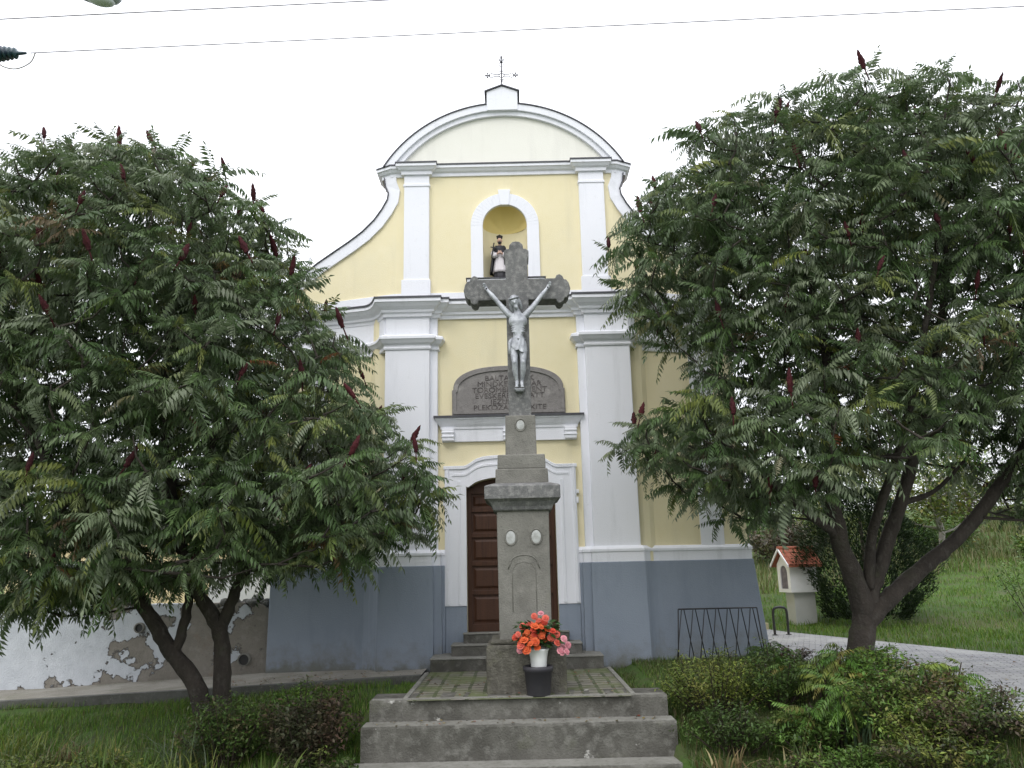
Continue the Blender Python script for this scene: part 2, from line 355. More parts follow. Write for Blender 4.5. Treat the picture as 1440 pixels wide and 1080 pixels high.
# ================================================================== CHURCH
CH = empty('church', (-.065, 13.3, 0), 0, 'yellow and white baroque chapel with curved gable and grey blue plinth', 'church')
EX = 4.05
def plan_y(x):                            # recess of the wings
    x = abs(x)
    if x < 2.0: return 0.0
    if x < 2.4:
        t = (x-2.0)/.4; return .25*(1-math.sqrt(max(0, 1-t*t)))
    return .25+(x-2.4)*.4/1.65
CURVE = [(2.09, -.2), (2.13, -.08), (2.21, .07), (2.31, .18), (2.42, .25)]
def rside(extra=()):                      # right half path of pilaster and wing
    return [(1.2, 0), (1.2, -.1), (1.33, -.1), (1.33, -.2)]+CURVE+[(EX, .65)]
def full_path(x_in=0):
    r = rside(); l_ = [(-x, y) for x, y in r[::-1]]
    return l_+r
def both(builder, name, mt, **kw):
    mb = builder(); mb.build(name, mt, CH, **kw); mirror(mb).build(name, mt, CH, **kw)

# ---- yellow wall: centre bay with door and niche openings, wings under the volute curve
T = .55
VOL = [(2.17, 8.46), (2.15, 8.30), (2.09, 8.15), (2.11, 8.02), (2.21, 7.85), (2.36, 7.66), (2.58, 7.47), (2.84, 7.31), (3.12, 7.16), (3.45, 6.98), (3.8, 6.74), (EX, 6.52)]
def vol_top(x):
    xs_ = [p[0] for p in VOL[3:]]; zs_ = [p[1] for p in VOL[3:]]
    return float(np.interp(x, xs_, zs_)) if x > 2.11 else 8.5
wb = MB()
DW, DZ = .735, 2.86                       # door opening
NW, NZ0, NZS = .395, 6.42, 7.46           # niche half width, sill, springing
wb.box(-1.9, -DW, 0, T, -.3, 3.4); wb.box(DW, 1.9, 0, T, -.3, 3.4)
def dtop(x):
    ax = abs(x); return 2.80 if ax > .66 else 2.80+.16*math.sqrt(max(0, 1-(ax/.66)**2))
K = 14
for i in range(K):
    xa, xb = -DW+2*DW*i/K, -DW+2*DW*(i+1)/K
    wb.prism([(xa, dtop(xa)), (xb, dtop(xb)), (xb, 3.4), (xa, 3.4)], 0, T)
wb.box(-1.9, 1.9, 0, T, 3.4, NZ0)
wb.box(-1.9, -NW, 0, T, NZ0, 8.5); wb.box(NW, 1.9, 0, T, NZ0, 8.5)
def ntop(x): return NZS+math.sqrt(max(0, NW*NW-x*x))
K = 24
for i in range(K):
    xa, xb = -NW*math.cos(math.pi*i/K), -NW*math.cos(math.pi*(i+1)/K)
    wb.prism([(xa, ntop(xa)), (xb, ntop(xb)), (xb, 8.5), (xa, 8.5)], 0, T)
wb.build('wall', M['yellow'], CH)
def up_y(x):
    x = abs(x); return 0.0 if x < 1.95 else (x-1.95)*.65/2.1
def wing():
    b = MB(); g = [1.9, 2.0, 2.05, 2.11, 2.1101, 2.2, 2.3, 2.4]+list(np.linspace(2.5, EX, 12))
    for i in range(len(g)-1):
        xa, xb = g[i], g[i+1]; ya, yb = plan_y(xa), plan_y(xb); za = zb = 6.03
        if xb-xa < .001: continue
        v = [(xa, ya, -.3), (xb, yb, -.3), (xb, yb, zb), (xa, ya, za), (xa, ya+T, -.3), (xb, yb+T, -.3), (xb, yb+T, zb), (xa, ya+T, za)]
        b.add(v, [(0, 1, 2, 3), (7, 6, 5, 4), (3, 2, 6, 7), (0, 4, 5, 1), (1, 5, 6, 2), (0, 3, 7, 4)])
    return b
def attic_wing():
    b = MB(); g = [1.9, 1.95, 2.11, 2.1101, 2.2, 2.3, 2.4]+list(np.linspace(2.5, EX, 14))
    for i in range(len(g)-1):
        xa, xb = g[i], g[i+1]; ya, yb = up_y(xa), up_y(xb); za, zb = vol_top(xa), vol_top(xb)
        if xb-xa < .001: continue
        v = [(xa, ya, 6.0), (xb, yb, 6.0), (xb, yb, zb), (xa, ya, za), (xa, ya+T, 6.0), (xb, yb+T, 6.0), (xb, yb+T, zb), (xa, ya+T, za)]
        b.add(v, [(0, 1, 2, 3), (7, 6, 5, 4), (3, 2, 6, 7), (0, 4, 5, 1), (1, 5, 6, 2), (0, 3, 7, 4)])
    return b
both(wing, 'side_wall', M['yellow'])
both(attic_wing, 'attic_side_wall', M['yellow'])

# ---- plinth (battered a little at the right-hand corner) and white base band
def plinth():
    b = MB(); p = [(1.09, 0), *rside(), (EX, 1.3)]
    b.sweep(p, [(-.05, -.5), (.08, -.5), (.06, 1.54), (-.05, 1.54)])
    b.box(DW+.002, 1.088, -.045, .1, -.3, .9)
    return b
pl = plinth()
pr_ = MB(); pr_.v = [(x+(.16*max(0, (1.54-z)/1.84) if x > 3.6 else 0), y, z) for x, y, z in pl.v]; pr_.f = list(pl.f)
pr_.build('plinth', M['blue'], CH, bevel=.01); mirror(pl).build('plinth', M['blue'], CH, bevel=.01)
def band():
    p = [(1.09, 0), *rside(), (EX, 1.2)]
    return MB().sweep(p, [(-.05, 1.53), (.045, 1.53), (.045, 1.69), (.06, 1.70), (.06, 1.74), (.02, 1.79), (-.05, 1.79)])
both(band, 'base_band', M['white'], bevel=.005)
def corner_strip():                       # white strip near the outer corner
    b = MB(); 
    b.add([(3.2, plan_y(3.2)-.03, 1.75), (3.62, plan_y(3.62)-.03, 1.75), (3.62, plan_y(3.62)-.03, 5.4), (3.2, plan_y(3.2)-.03, 5.4), (3.2, plan_y(3.2)+.1, 1.75), (3.62, plan_y(3.62)+.1, 1.75), (3.62, plan_y(3.62)+.1, 5.4), (3.2, plan_y(3.2)+.1, 5.4)], [(0, 1, 2, 3), (0, 3, 7, 4), (1, 5, 6, 2), (3, 2, 6, 7)])
    return b
both(corner_strip, 'corner_strip', M['white'])
# ---- lower pilasters, capitals, entablature
def pil():
    b = MB(); b.box(1.2, 2.06, -.1, .05, 1.5, 5.75); b.box(1.33, 2.085, -.2, -.05, 1.5, 5.75); return b
both(pil, 'pilaster', M['white'], bevel=.012)
def frieze():
    return MB().sweep([(2.085, -.15), *CURVE[1:], (EX, .65), (EX, 1.2)], [(-.05, 5.28), (.03, 5.28), (.03, 5.80), (-.05, 5.80)])
both(frieze, 'frieze', M['white'])
def cap():
    return MB().sweep([(1.19, .05), *rside()[1:], (EX, 1.2)], [(-.04, 5.14), (.02, 5.14), (.03, 5.17), (.015, 5.19), (.02, 5.22), (.06, 5.25), (.10, 5.31), (.11, 5.31), (.11, 5.36), (.03, 5.40), (-.04, 5.40)])
both(cap, 'capital', M['white'], bevel=.004)
cpath = [(-EX, 1.2)]+full_path()+[(EX, 1.2)]
MB().sweep(cpath, [(-.05, 5.72), (.04, 5.72), (.05, 5.78), (.08, 5.79), (.09, 5.83), (.15, 5.88), (.19, 5.93), (.21, 5.94), (.21, 6.01), (.0, 6.045), (-.05, 6.045)]).build('cornice', M['white'], CH, bevel=.004)
MB().sweep(cpath, [(-.02, 6.05), (-.02, 6.062), (.225, 6.032), (.225, 6.0), (.218, 6.0), (.215, 6.022)]).build('flashing', M['flash'], CH)
# ---- attic: base band, pilasters, upper cornice
MB().sweep([(-EX+.02, up_y(EX-.02)), (-1.95, 0), (1.95, 0), (EX-.02, up_y(EX-.02))], [(-.05, 6.03), (.03, 6.03), (.03, 6.21), (-.05, 6.21)]).build('attic_base_band', M['white'], CH, bevel=.004)
def upil():
    b = MB(); b.box(1.35, 1.80, -.09, .05, 6.4, 8.5); b.box(1.325, 1.835, -.11, .05, 6.04, 6.44); b.box(1.335, 1.815, -.105, .05, 8.22, 8.27); return b
both(upil, 'attic_pilaster', M['white'], bevel=.008)
up_r = [(1.33, 0), (1.33, -.1), (1.82, -.1), (1.82, 0), (2.02, 0), (2.2, .10)]
upath = [(-2.2, .55)]+[(-x, y) for x, y in up_r[::-1]]+up_r+[(2.2, .55)]
MB().sweep(upath, [(-.05, 8.44), (.03, 8.44), (.035, 8.50), (.07, 8.52), (.10, 8.56), (.12, 8.57), (.12, 8.63), (.0, 8.66), (-.05, 8.66)]).build('upper_cornice', M['white'], CH, bevel=.003)
MB().sweep(upath, [(-.03, 8.665), (-.03, 8.672), (.133, 8.648), (.133, 8.622), (.126, 8.622), (.123, 8.64)]).build('flashing', M['flash'], CH)
# ---- volute trims
def ribbon(pts, wdt, t0, t1, yf, inward=1):
    b = MB(); n = len(pts); off = []
    for i in range(n):
        a = Vector(pts[max(i-1, 0)]); c = Vector(pts[min(i+1, n-1)]); d = (c-a).normalized(); q = Vector((d.y, -d.x))*inward
        off.append((pts[i][0]+q.x*wdt, pts[i][1]+q.y*wdt))
    for i in range(n):
        (x, z), (x2, z2) = pts[i], off[i]
        b.v += [(x, yf(x)-t0, z), (x, yf(x)+t1, z), (x2, yf(x2)+t1, z2), (x2, yf(x2)-t0, z2)]
    for i in range(n-1):
        for k in range(4): b.f.append((i*4+k, i*4+(k+1) % 4, (i+1)*4+(k+1) % 4, (i+1)*4+k))
    b.f += [(0, 1, 2, 3), tuple((n-1)*4+k for k in (3, 2, 1, 0))]
    return b
both(lambda: ribbon(VOL, .21, .045, T-.02, up_y), 'volute_trim', M['white'], bevel=.006)
both(lambda: ribbon(VOL, -.02, .07, T+.03, up_y), 'flashing', M['flash'])
# ---- pediment
RA, ZC, HX = 2.53, 7.335, 2.16
def arc(r, x0, x1, n=40):
    return [(x, ZC+math.sqrt(max(0, r*r-x*x))) for x in np.linspace(x0, x1, n)]
tp = MB(); a = arc(RA-.05, -2.1, 2.1)
for i in range(len(a)-1): tp.prism([(a[i][0], 8.6), (a[i+1][0], 8.6), a[i+1], a[i]], .03, .5)
tp.build('pediment', M['cream'], CH)
yf0 = lambda x: 0.0
ribbon(arc(RA, -HX, HX), .13, .075, .47, yf0).build('pediment_trim', M['white'], CH, bevel=.006)
ribbon(arc(RA-.13, -2.04, 2.04), .09, .03, .45, yf0).build('pediment_trim', M['white'], CH, bevel=.005)
both(lambda: ribbon(arc(RA, .285, HX+.02, 24), -.02, .095, .52, yf0), 'flashing', M['flash'])
MB().prism([(-.285, 9.72), (.285, 9.72), (.285, 10.10), (0, 10.21), (-.285, 10.10)], -.10, .48).build('gable_block', M['white'], CH, bevel=.006)
ribbon([(-.32, 10.09), (0, 10.215), (.32, 10.09)], -.022, .13, .5, yf0).build('flashing', M['flash'], CH)
# ---- iron finial cross
ic = MB(); ZX = 10.57
ic.tube([(0, .1, 10.2), (0, .1, 10.92)], .013, 6); ic.ball((0, .1, 10.31), (.035, .035, .025)); ic.tube([(.05*math.cos(t_), .1, ZX+.05*math.sin(t_)) for t_ in np.linspace(0, 6.2832, 17)], .007, 5, False)
for cx_, cz_ in ((0, 10.90), (.265, ZX), (-.265, ZX)):
    for dx_, dz_ in ((.035, 0), (-.035, 0), (0, .04), (0, -.035)): ic.ball((cx_+dx_, .1, cz_+dz_), (.018, .012, .018), 8, 6)
ic.ball((0, .1, 10.45), (.02, .02, .03)); ic.ball((0, .1, 10.95), (.02, .02, .045)); ic.ball((0, .1, 10.86), (.028, .028, .03))
for s in (-1, 1):
    for dz in (-.02, .02): ic.tube([(s*.03, .1, ZX+dz), (s*.14, .1, ZX+dz)], .008, 6)
    ic.tube([(s*.14, .1, ZX+.02), (s*.19, .1, ZX+.05), (s*.26, .1, ZX)], .008, 6); ic.tube([(s*.14, .1, ZX-.02), (s*.19, .1, ZX-.05), (s*.26, .1, ZX)], .008, 6)
    ic.ball((s*.285, .1, ZX), (.03, .015, .014))
    ic.tube([(s*.01, .1, 10.86), (s*.05, .1, 10.80), (s*.02, .1, 10.76)], .007, 6)
    ic.tube([(s*.01, .1, 10.66), (s*.06, .1, 10.665)], .009, 6); ic.tube([(s*.01, .1, 10.48), (s*.05, .1, 10.475)], .007, 6)
ic.build('finial_cross', M['flash'], CH, smooth=True)
# ---- statue niche: back, shell head, surround, sill
nb = MB(); K = 16; rows = []
for j in range(9):
    z = NZ0+(NZS-NZ0)*j/8; rows.append([(NW*math.cos(math.pi*i/K)*-1, .02+.36*math.sin(math.pi*i/K), z) for i in range(K+1)])
b0 = len(nb.v)
for r_ in rows: nb.v += r_
for j in range(8):
    for i in range(K): nb.f.append((j*(K+1)+i, j*(K+1)+i+1, (j+1)*(K+1)+i+1, (j+1)*(K+1)+i))
nb.f.append(tuple(range(K+1)))
nb.build('niche', M['yellow'], CH, smooth=True)
sh = MB(); KA, KB = 44, 10
for j in range(KB+1):
    ph = (math.pi/2)*j/KB
    for i in range(KA+1):
        th = math.pi*i/KA; fl = 1-.10*(abs(math.sin(th*4.5)))*math.sin(ph if j else 0)*1.0
        # shell ribs fan up from the springing at the back
        sh.v.append((-NW*math.cos(th)*math.cos(ph)*fl if False else -NW*math.cos(th)*fl*1.0*(math.cos(ph)*.0+1)*1.0 if j == 0 else -NW*math.cos(th)*math.cos(ph)*fl,
                     .03+.35*math.sin(ph)*1.0, NZS+NW*math.sin(th)*math.cos(ph)*fl))
for j in range(KB):
    for i in range(KA): sh.f.append((j*(KA+1)+i, j*(KA+1)+i+1, (j+1)*(KA+1)+i+1, (j+1)*(KA+1)+i))
sh.build('shell_head', M['niche'], CH, smooth=True)
ns = MB(); NO = .61
pin = [(-NW, NZ0)]+[(-NW*math.cos(math.pi*i/28), NZS+NW*math.sin(math.pi*i/28)) for i in range(29)]+[(NW, NZ0)]
pout = [(-NO, NZ0)]+[(-NO*math.cos(math.pi*i/28), NZS+.0+NO*math.sin(math.pi*i/28)) for i in range(29)]+[(NO, NZ0)]
for i in range(len(pin)-1): ns.prism([pin[i], pin[i+1], pout[i+1], pout[i]], -.05, .02)
ns.prism([(-.075, NZS+NW-.012), (.075, NZS+NW-.012), (.11, NZS+NO+.07), (-.11, NZS+NO+.07)], -.066, .02)
ns.build('niche_surround', M['white'], CH, bevel=.004)
MB().box(-.68, .68, -.14, .2, NZ0-.075, NZ0-.005).build('niche_sill', M['white'], CH, bevel=.01)
MB().box(-.70, .70, -.16, .1, NZ0-.003, NZ0+.012).build('flashing', M['flash'], CH)
# ---- door surround
ds = MB()
ds.box(-1.09, -DW, -.06, .05, .9, DZ-.06); ds.box(DW, 1.09, -.06, .05, .9, DZ-.06)
def stop(x):
    ax = abs(x)
    if ax > .78: return 3.14
    if ax > .5: t = (.78-ax)/.28; return 3.14+.13*(t*t*(3-2*t))
    return 3.27+.04*math.sqrt(max(0, 1-(ax/.5)**2))
g = list(np.linspace(-1.09, 1.09, 45))
for i in range(44):
    xa, xb = g[i], g[i+1]
    la = DZ-.06 if abs(xa) >= DW else dtop(xa); lb = DZ-.06 if abs(xb) >= DW else dtop(xb)
    ds.prism([(xa, la), (xb, lb), (xb, stop(xb)), (xa, stop(xa))], -.06, .05)
o = ds.build('door_surround', M['white'], CH)
dm = MB()
for k, (d, wd) in enumerate(((.0, .045), (.13, .03))):
    xe = 1.11-d*1.0 if k == 0 else .97
    gg = np.linspace(-xe, xe, 60)
    for i in range(59):
        xa, xb = gg[i], gg[i+1]; za, zb = stop(xa)-d, stop(xb)-d
        dm.prism([(xa, za-wd), (xb, zb-wd), (xb, zb+.012), (xa, za+.012)], -.080 if k == 0 else -.072, -.05)
for s in (-1, 1):
    dm.box(s*1.045-.022, s*1.045+.022, -.085, -.05, .92, 3.09); dm.box(s*.85-.02, s*.85+.02, -.08, -.05, .92, 2.9)
    dm.box(min(s*1.09, s*1.13), max(s*1.09, s*1.13), -.08, .02, 2.66, 2.72); dm.box(min(s*1.09, s*1.12), max(s*1.09, s*1.12), -.07, .02, 2.5, 2.6)
dm.build('surround_moulding', M['white'], CH, bevel=.005)
# ---- door: two panelled leaves with handle, dark header
for s in (-1, 1):
    x0, x1 = (-.733, -.004) if s < 0 else (.004, .733)
    lf = MB(); lf.box(x0, x1, .20, .25, .48, 2.79)
    st_ = .07
    lf.box(x0, x0+st_, .165, .2, .48, 2.79); lf.box(x1-st_, x1, .165, .2, .48, 2.79)
    zz = [.48, .60, 1.06, 1.13, 1.52, 1.59, 1.98, 2.05, 2.40, 2.47, 2.70, 2.79]
    for i in range(0, 12, 2): lf.box(x0+st_, x1-st_, .166, .2, zz[i], zz[i+1])
    for i in range(1, 11, 2):
        cx, cz = (x0+x1)/2, (zz[i]+zz[i+1])/2; hw, hh = (x1-x0)/2-st_-.03, (zz[i+1]-zz[i])/2-.03
        lf.add([(cx-hw, .2, cz-hh), (cx+hw, .2, cz-hh), (cx+hw, .2, cz+hh), (cx-hw, .2, cz+hh), (cx-hw+.04, .178, cz-hh+.04), (cx+hw-.04, .178, cz-hh+.04), (cx+hw-.04, .178, cz+hh-.04), (cx-hw+.04, .178, cz+hh-.04)], [(4, 5, 6, 7), (0, 1, 5, 4), (1, 2, 6, 5), (2, 3, 7, 6), (3, 0, 4, 7)])
    d = lf.build('door', M['door'], CH, bevel=.004)
    if s > 0: MB().tube([(.05, .165, 1.5), (.05, .12, 1.5), (.14, .12, 1.5)], .01, 8).build('handle', M['flash'], d, smooth=True)
MB().prism([(-.735, 2.79)]+[(x, dtop(x)) for x in np.linspace(-.735, .735, 21)]+[(.735, 2.79)], .17, .26).build('transom', M['door'], CH)
MB().box(-.8, .8, -.02, .5, .30, .48).build('threshold', M['treadtop'], CH, bevel=.01)
# ---- ledge over the door and inscription plaque
lg = MB(); lg.box(-1.13, 1.13, -.05, .05, 3.56, 3.78)
lg.sweep([(-1.14, .05), (-1.14, -.05), (1.14, -.05), (1.14, .05)], [(-.04, 3.77), (.015, 3.77), (.02, 3.81), (.05, 3.85), (.09, 3.92), (.105, 3.93), (.105, 3.985), (-.04, 3.985)])
lg.build('ledge', M['white'], CH, bevel=.004)
for cx in (-1.03, 0, 1.03):
    c = MB(); c.box(cx-.10, cx+.10, -.12, -.05, 3.57, 3.775); c.box(cx-.11, cx+.11, -.135, -.05, 3.70, 3.725); c.box(cx-.11, cx+.11, -.135, -.05, 3.63, 3.655); c.build('console', M['white'], CH, bevel=.01)
MB().sweep([(-1.14, .05), (-1.14, -.05), (1.14, -.05), (1.14, .05)], [(-.1, 3.995), (-.1, 4.003), (.125, 3.99), (.125, 3.955), (.117, 3.955), (.115, 3.985)]).build('flashing', M['flash'], CH)
def plq(hw, z0, zs, zt, n=24):
    t = [(hw, zs)]
    for i in range(n+1):
        q = math.pi*i/n; c_, s_ = math.cos(q), math.sin(q)
        t.append((hw*.98*math.copysign(abs(c_)**.8, c_), zs+(zt-zs)*abs(s_)**.85))
    return [(-hw, z0), (hw, z0)]+t+[(-hw, zs)]
pq = MB(); pq.prism(plq(.96, 4.005, 4.45, 4.86), -.05, .02)
plo = pq.build('plaque', M['plaque'], CH, bevel=.006)
po = plq(.945, 4.03, 4.44, 4.84); pi_ = plq(.885, 4.085, 4.41, 4.775); rm = MB(); n = len(po)
for i in range(n): rm.prism([po[i], po[(i+1) % n], pi_[(i+1) % n], pi_[i]], -.07, -.045)
rm.build('rim', M['plaque'], plo)
def text(body, size, loc, mt, parent, name='lettering', ext=.004, sx=1):
    c = bpy.data.curves.new(name, 'FONT'); c.body = body; c.size = size; c.extrude = ext; c.align_x = 'CENTER'; c.align_y = 'CENTER'; c.space_line = .82
    o = bpy.data.objects.new('t', c); COL.objects.link(o)
    dg = bpy.context.evaluated_depsgraph_get(); me_ = bpy.data.meshes.new_from_object(o.evaluated_get(dg)); bpy.data.objects.remove(o)
    q = link(name, me_, mt, parent); q.rotation_euler = (R(90), 0, 0); q.location = loc; q.scale = (sx, 1, 1); return q
text('BALTACSISEK\nMINDKET ITT JAR\nTOROMBI EZ SZENT\nEVESKERE A MIATT\nJEZUS NEV\nPLEKOZAN A EXITE', .125, (.02, -.053, 4.385), M['letters'], plo, sx=1.12)
# ---- nave and roof behind the front
nv = MB(); nv.box(-3.75, -3.4, .9, 13, -.3, 5.7); nv.box(3.4, 3.75, .9, 13, -.3, 5.7); nv.box(-3.75, 3.75, 12.9, 13.2, -.3, 5.7); nv.prism([(-3.4, 5.7), (3.4, 5.7), (0, 8.9)], 12.9, 13.2); nv.build('nave_wall', M['yellow'], CH)
def rf():
    b = MB(); K = 46
    prof = []
    for i in range(K+1):
        t = i/K; prof.append((t*4.1, 9.0-t*3.55))
    b.add([(0, .56, 8.97), (4.15, .62, 5.4), (4.15, 13.4, 5.4), (0, 13.4, 8.97), (0, .56, 9.1), (4.2, .62, 5.5), (4.2, 13.4, 5.5), (0, 13.4, 9.1)], [(0, 1, 2, 3), (4, 7, 6, 5), (1, 5, 6, 2), (0, 4, 5, 1), (2, 6, 7, 3)])
    return b
both(rf, 'roof', M['tile'])
# ================================================================== church steps
cs = empty('church_steps', (-.02, 12.45, 0), 0, 'three worn concrete steps below the brown church door', 'steps')
for k, (hw, y0, z0, z1) in enumerate(((1.29, 0, -.1, .165), (1.0, .30, .1, .325), (.83, .58, .25, .475))):
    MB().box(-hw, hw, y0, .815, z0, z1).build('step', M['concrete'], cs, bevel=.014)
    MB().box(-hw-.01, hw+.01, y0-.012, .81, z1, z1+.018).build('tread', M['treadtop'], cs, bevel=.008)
# ================================================================== front steps
fs = empty('front_steps', (-.01, 9.9, 0), 0, 'broad weathered concrete steps in front of the stone cross', 'steps')
def rough_step(hw, y0, y1, z0, z1, seed):
    """step block whose front edge and faces are slightly irregular"""
    r_ = random.Random(seed); b = MB(); n = 60; rows = []
    for i in range(n+1):
        x = -hw+2*hw*i/n; e = lambda a_: r_.uniform(-a_, a_)
        chip = .018 if r_.random() < .10 else 0
        rows.append([(x, y0+e(.003), z0), (x, y0+e(.004), (z0+z1)/2), (x, y0+e(.004)+chip*.5, z1-.02-chip), (x, y0+.008+e(.003)+chip, z1-.003-chip*.4), (x, y0+.03+chip, z1+e(.002)), (x, y1, z1)])
    b0 = len(b.v); m_ = 6
    for r__ in rows: b.v += r__
    for i in range(n):
        for j in range(m_-1): b.f.append((i*m_+j, (i+1)*m_+j, (i+1)*m_+j+1, i*m_+j+1))
    b.f += [(0, 1, 2, 3, 4, 5), tuple(n*m_+j for j in (5, 4, 3, 2, 1, 0))]
    b.v += [(-hw, y1, z0), (hw, y1, z0)]; q = len(b.v); b.f += [(0, 5, q-2), (n*m_, q-1, n*m_+5)]
    return b
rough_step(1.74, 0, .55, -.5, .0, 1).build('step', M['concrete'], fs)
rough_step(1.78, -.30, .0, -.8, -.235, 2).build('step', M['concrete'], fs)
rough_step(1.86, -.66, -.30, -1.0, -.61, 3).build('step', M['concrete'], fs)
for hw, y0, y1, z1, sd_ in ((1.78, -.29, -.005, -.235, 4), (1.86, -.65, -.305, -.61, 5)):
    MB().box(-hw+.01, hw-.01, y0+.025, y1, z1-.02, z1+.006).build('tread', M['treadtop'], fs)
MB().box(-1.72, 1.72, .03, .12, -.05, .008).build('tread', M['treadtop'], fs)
# ================================================================== stone cross
X0 = .10
sc_ = empty('wayside_cross', (X0, 10.22, 0), 0, 'tall grey stone wayside crucifix with a silver figure on a pedestal', 'cross')
YC = .45                                   # centre depth of the monument
rb = random.Random(3)
b = MB(); b.box(-.49, .49, 0, .92, -.05, .56); b.box(-.44, .44, .04, .88, .56, .62)
b.build('base', M['pedstone'], sc_, bevel=.03)
b = MB(); b.taper(0, YC, .6, 2.2, .325, .325, .335, .335); b.build('pedestal', M['stone'], sc_, bevel=.012)
b = MB()
prof = [(.36, 2.19), (.38, 2.21), (.39, 2.25), (.43, 2.31), (.475, 2.345), (.485, 2.345), (.485, 2.50), (.47, 2.515), (.36, 2.55), (.2, 2.56)]
for i in range(len(prof)-1):
    (r1, z1), (r2, z2) = prof[i], prof[i+1]
    b.add([(sx*r1, YC+sy*r1, z1) for sx, sy in ((-1, -1), (1, -1), (1, 1), (-1, 1))]+[(sx*r2, YC+sy*r2, z2) for sx, sy in ((-1, -1), (1, -1), (1, 1), (-1, 1))], [(k, (k+1) % 4, (k+1) % 4+4, k+4) for k in range(4)])
b.f.append((len(b.v)-4, len(b.v)-3, len(b.v)-2, len(b.v)-1)); b.f.append((3, 2, 1, 0))
b.build('pedestal_cornice', M['darkstone'], sc_, bevel=.012)
b = MB(); b.taper(0, YC, 2.54, 2.74, .345, .33, .34, .325); b.build('plinth_block', M['stone'], sc_, bevel=.015)
b = MB(); b.taper(0, YC, 2.74, 2.93, .315, .30, .31, .295); b.build('plinth_block', M['stone'], sc_, bevel=.015)
b = MB(); b.taper(0, YC, 2.92, 3.47, .208, .20, .20, .195); b.build('shaft_block', M['stone'], sc_, bevel=.012)
# cross outline with budded ends
def lobes(cx, cz, dx, dz):                # trefoil end pointing along (dx,dz), half width .155
    H = .155; px, pz = -dz, dx            # left-hand normal
    seq = [(-.06, -H), (-.045, -H-.045), (.0, -H-.06), (.04, -H-.03), (.06, -H+.02), (.09, -H+.02), (.125, -.085), (.145, 0), (.125, .085), (.09, H-.02), (.06, H-.02), (.04, H+.03), (.0, H+.06), (-.045, H+.045), (-.06, H)]
    return [(cx+dx*a_+px*b_, cz+dz*a_+pz*b_) for a_, b_ in seq]
ZA = 5.265; H = .155
out = [(-.152, 3.46), (.152, 3.46), (H, ZA-H)]+lobes(.60, ZA, 1, 0)+[(H, ZA+H)]
tp_ = [(H, 5.72), (H+.02, 5.74), (H+.02, 5.84), (H-.02, 5.87), (.10, 5.87), (.095, 5.93), (.05, 5.975), (0, 5.985), (-.05, 5.975), (-.095, 5.93), (-.10, 5.87), (-H+.02, 5.87), (-H-.02, 5.84), (-H-.02, 5.74), (-H, 5.72)]
out += tp_+[(-H, ZA+H)]+lobes(-.60, ZA, -1, 0)+[(-H, ZA-H)]
FY = YC-.14
bm = bmesh.new(); vv = [bm.verts.new((x, FY, z)) for x, z in out]; f = bm.faces.new(vv)
ex = bmesh.ops.extrude_face_region(bm, geom=[f]); bmesh.ops.translate(bm, verts=[q for q in ex['geom'] if isinstance(q, bmesh.types.BMVert)], vec=(0, .28, 0))
bmesh.ops.recalc_face_normals(bm, faces=bm.faces)
me = bpy.data.meshes.new('cross'); bm.to_mesh(me); bm.free()
co = link('cross', me, M['darkstone'], sc_); md = co.modifiers.new('bevel', 'BEVEL'); md.width = .012; md.segments = 2; md.limit_method = 'ANGLE'; md.angle_limit = R(35)
# medallions and engraved arch
def oval(cx, cz, rx, rz, y, name='medallion'):
    q = MB(); q.ball((cx, y+.004, cz), (rx, .008, rz), 24, 12); q.build(name, M['enamel'], sc_, smooth=True)
    rr = MB(); rr.tube([(cx+math.cos(t_)*(rx+.012), y, cz+math.sin(t_)*(rz+.012)) for t_ in np.linspace(0, 2*math.pi, 33)], .009, 6, False); rr.build('medallion_rim', M['stone'], sc_, smooth=True)
oval(.0, 3.335, .058, .07, YC-.197)
oval(-.16, 1.86, .062, .085, YC-.336); oval(.165, 1.865, .062, .085, YC-.336)
ar = MB(); ar.tube([(-.20, YC-.331, 1.47), (-.17, YC-.332, 1.54)]+[(-.17*math.cos(t_), YC-.333, 1.54+.10*math.sin(t_)) for t_ in np.linspace(.1, math.pi-.1, 20)]+[(.17, YC-.332, 1.54), (.20, YC-.331, 1.47)], .007, 6)
ar.tube([(-.15, YC-.330, .95), (-.15, YC-.332, 1.45), (-.10, YC-.333, 1.53), (0, YC-.333, 1.56), (.10, YC-.333, 1.53), (.15, YC-.332, 1.45), (.15, YC-.330, .95)], .004, 5)
ar.build('carved_arch', M['stone'], sc_, smooth=True)
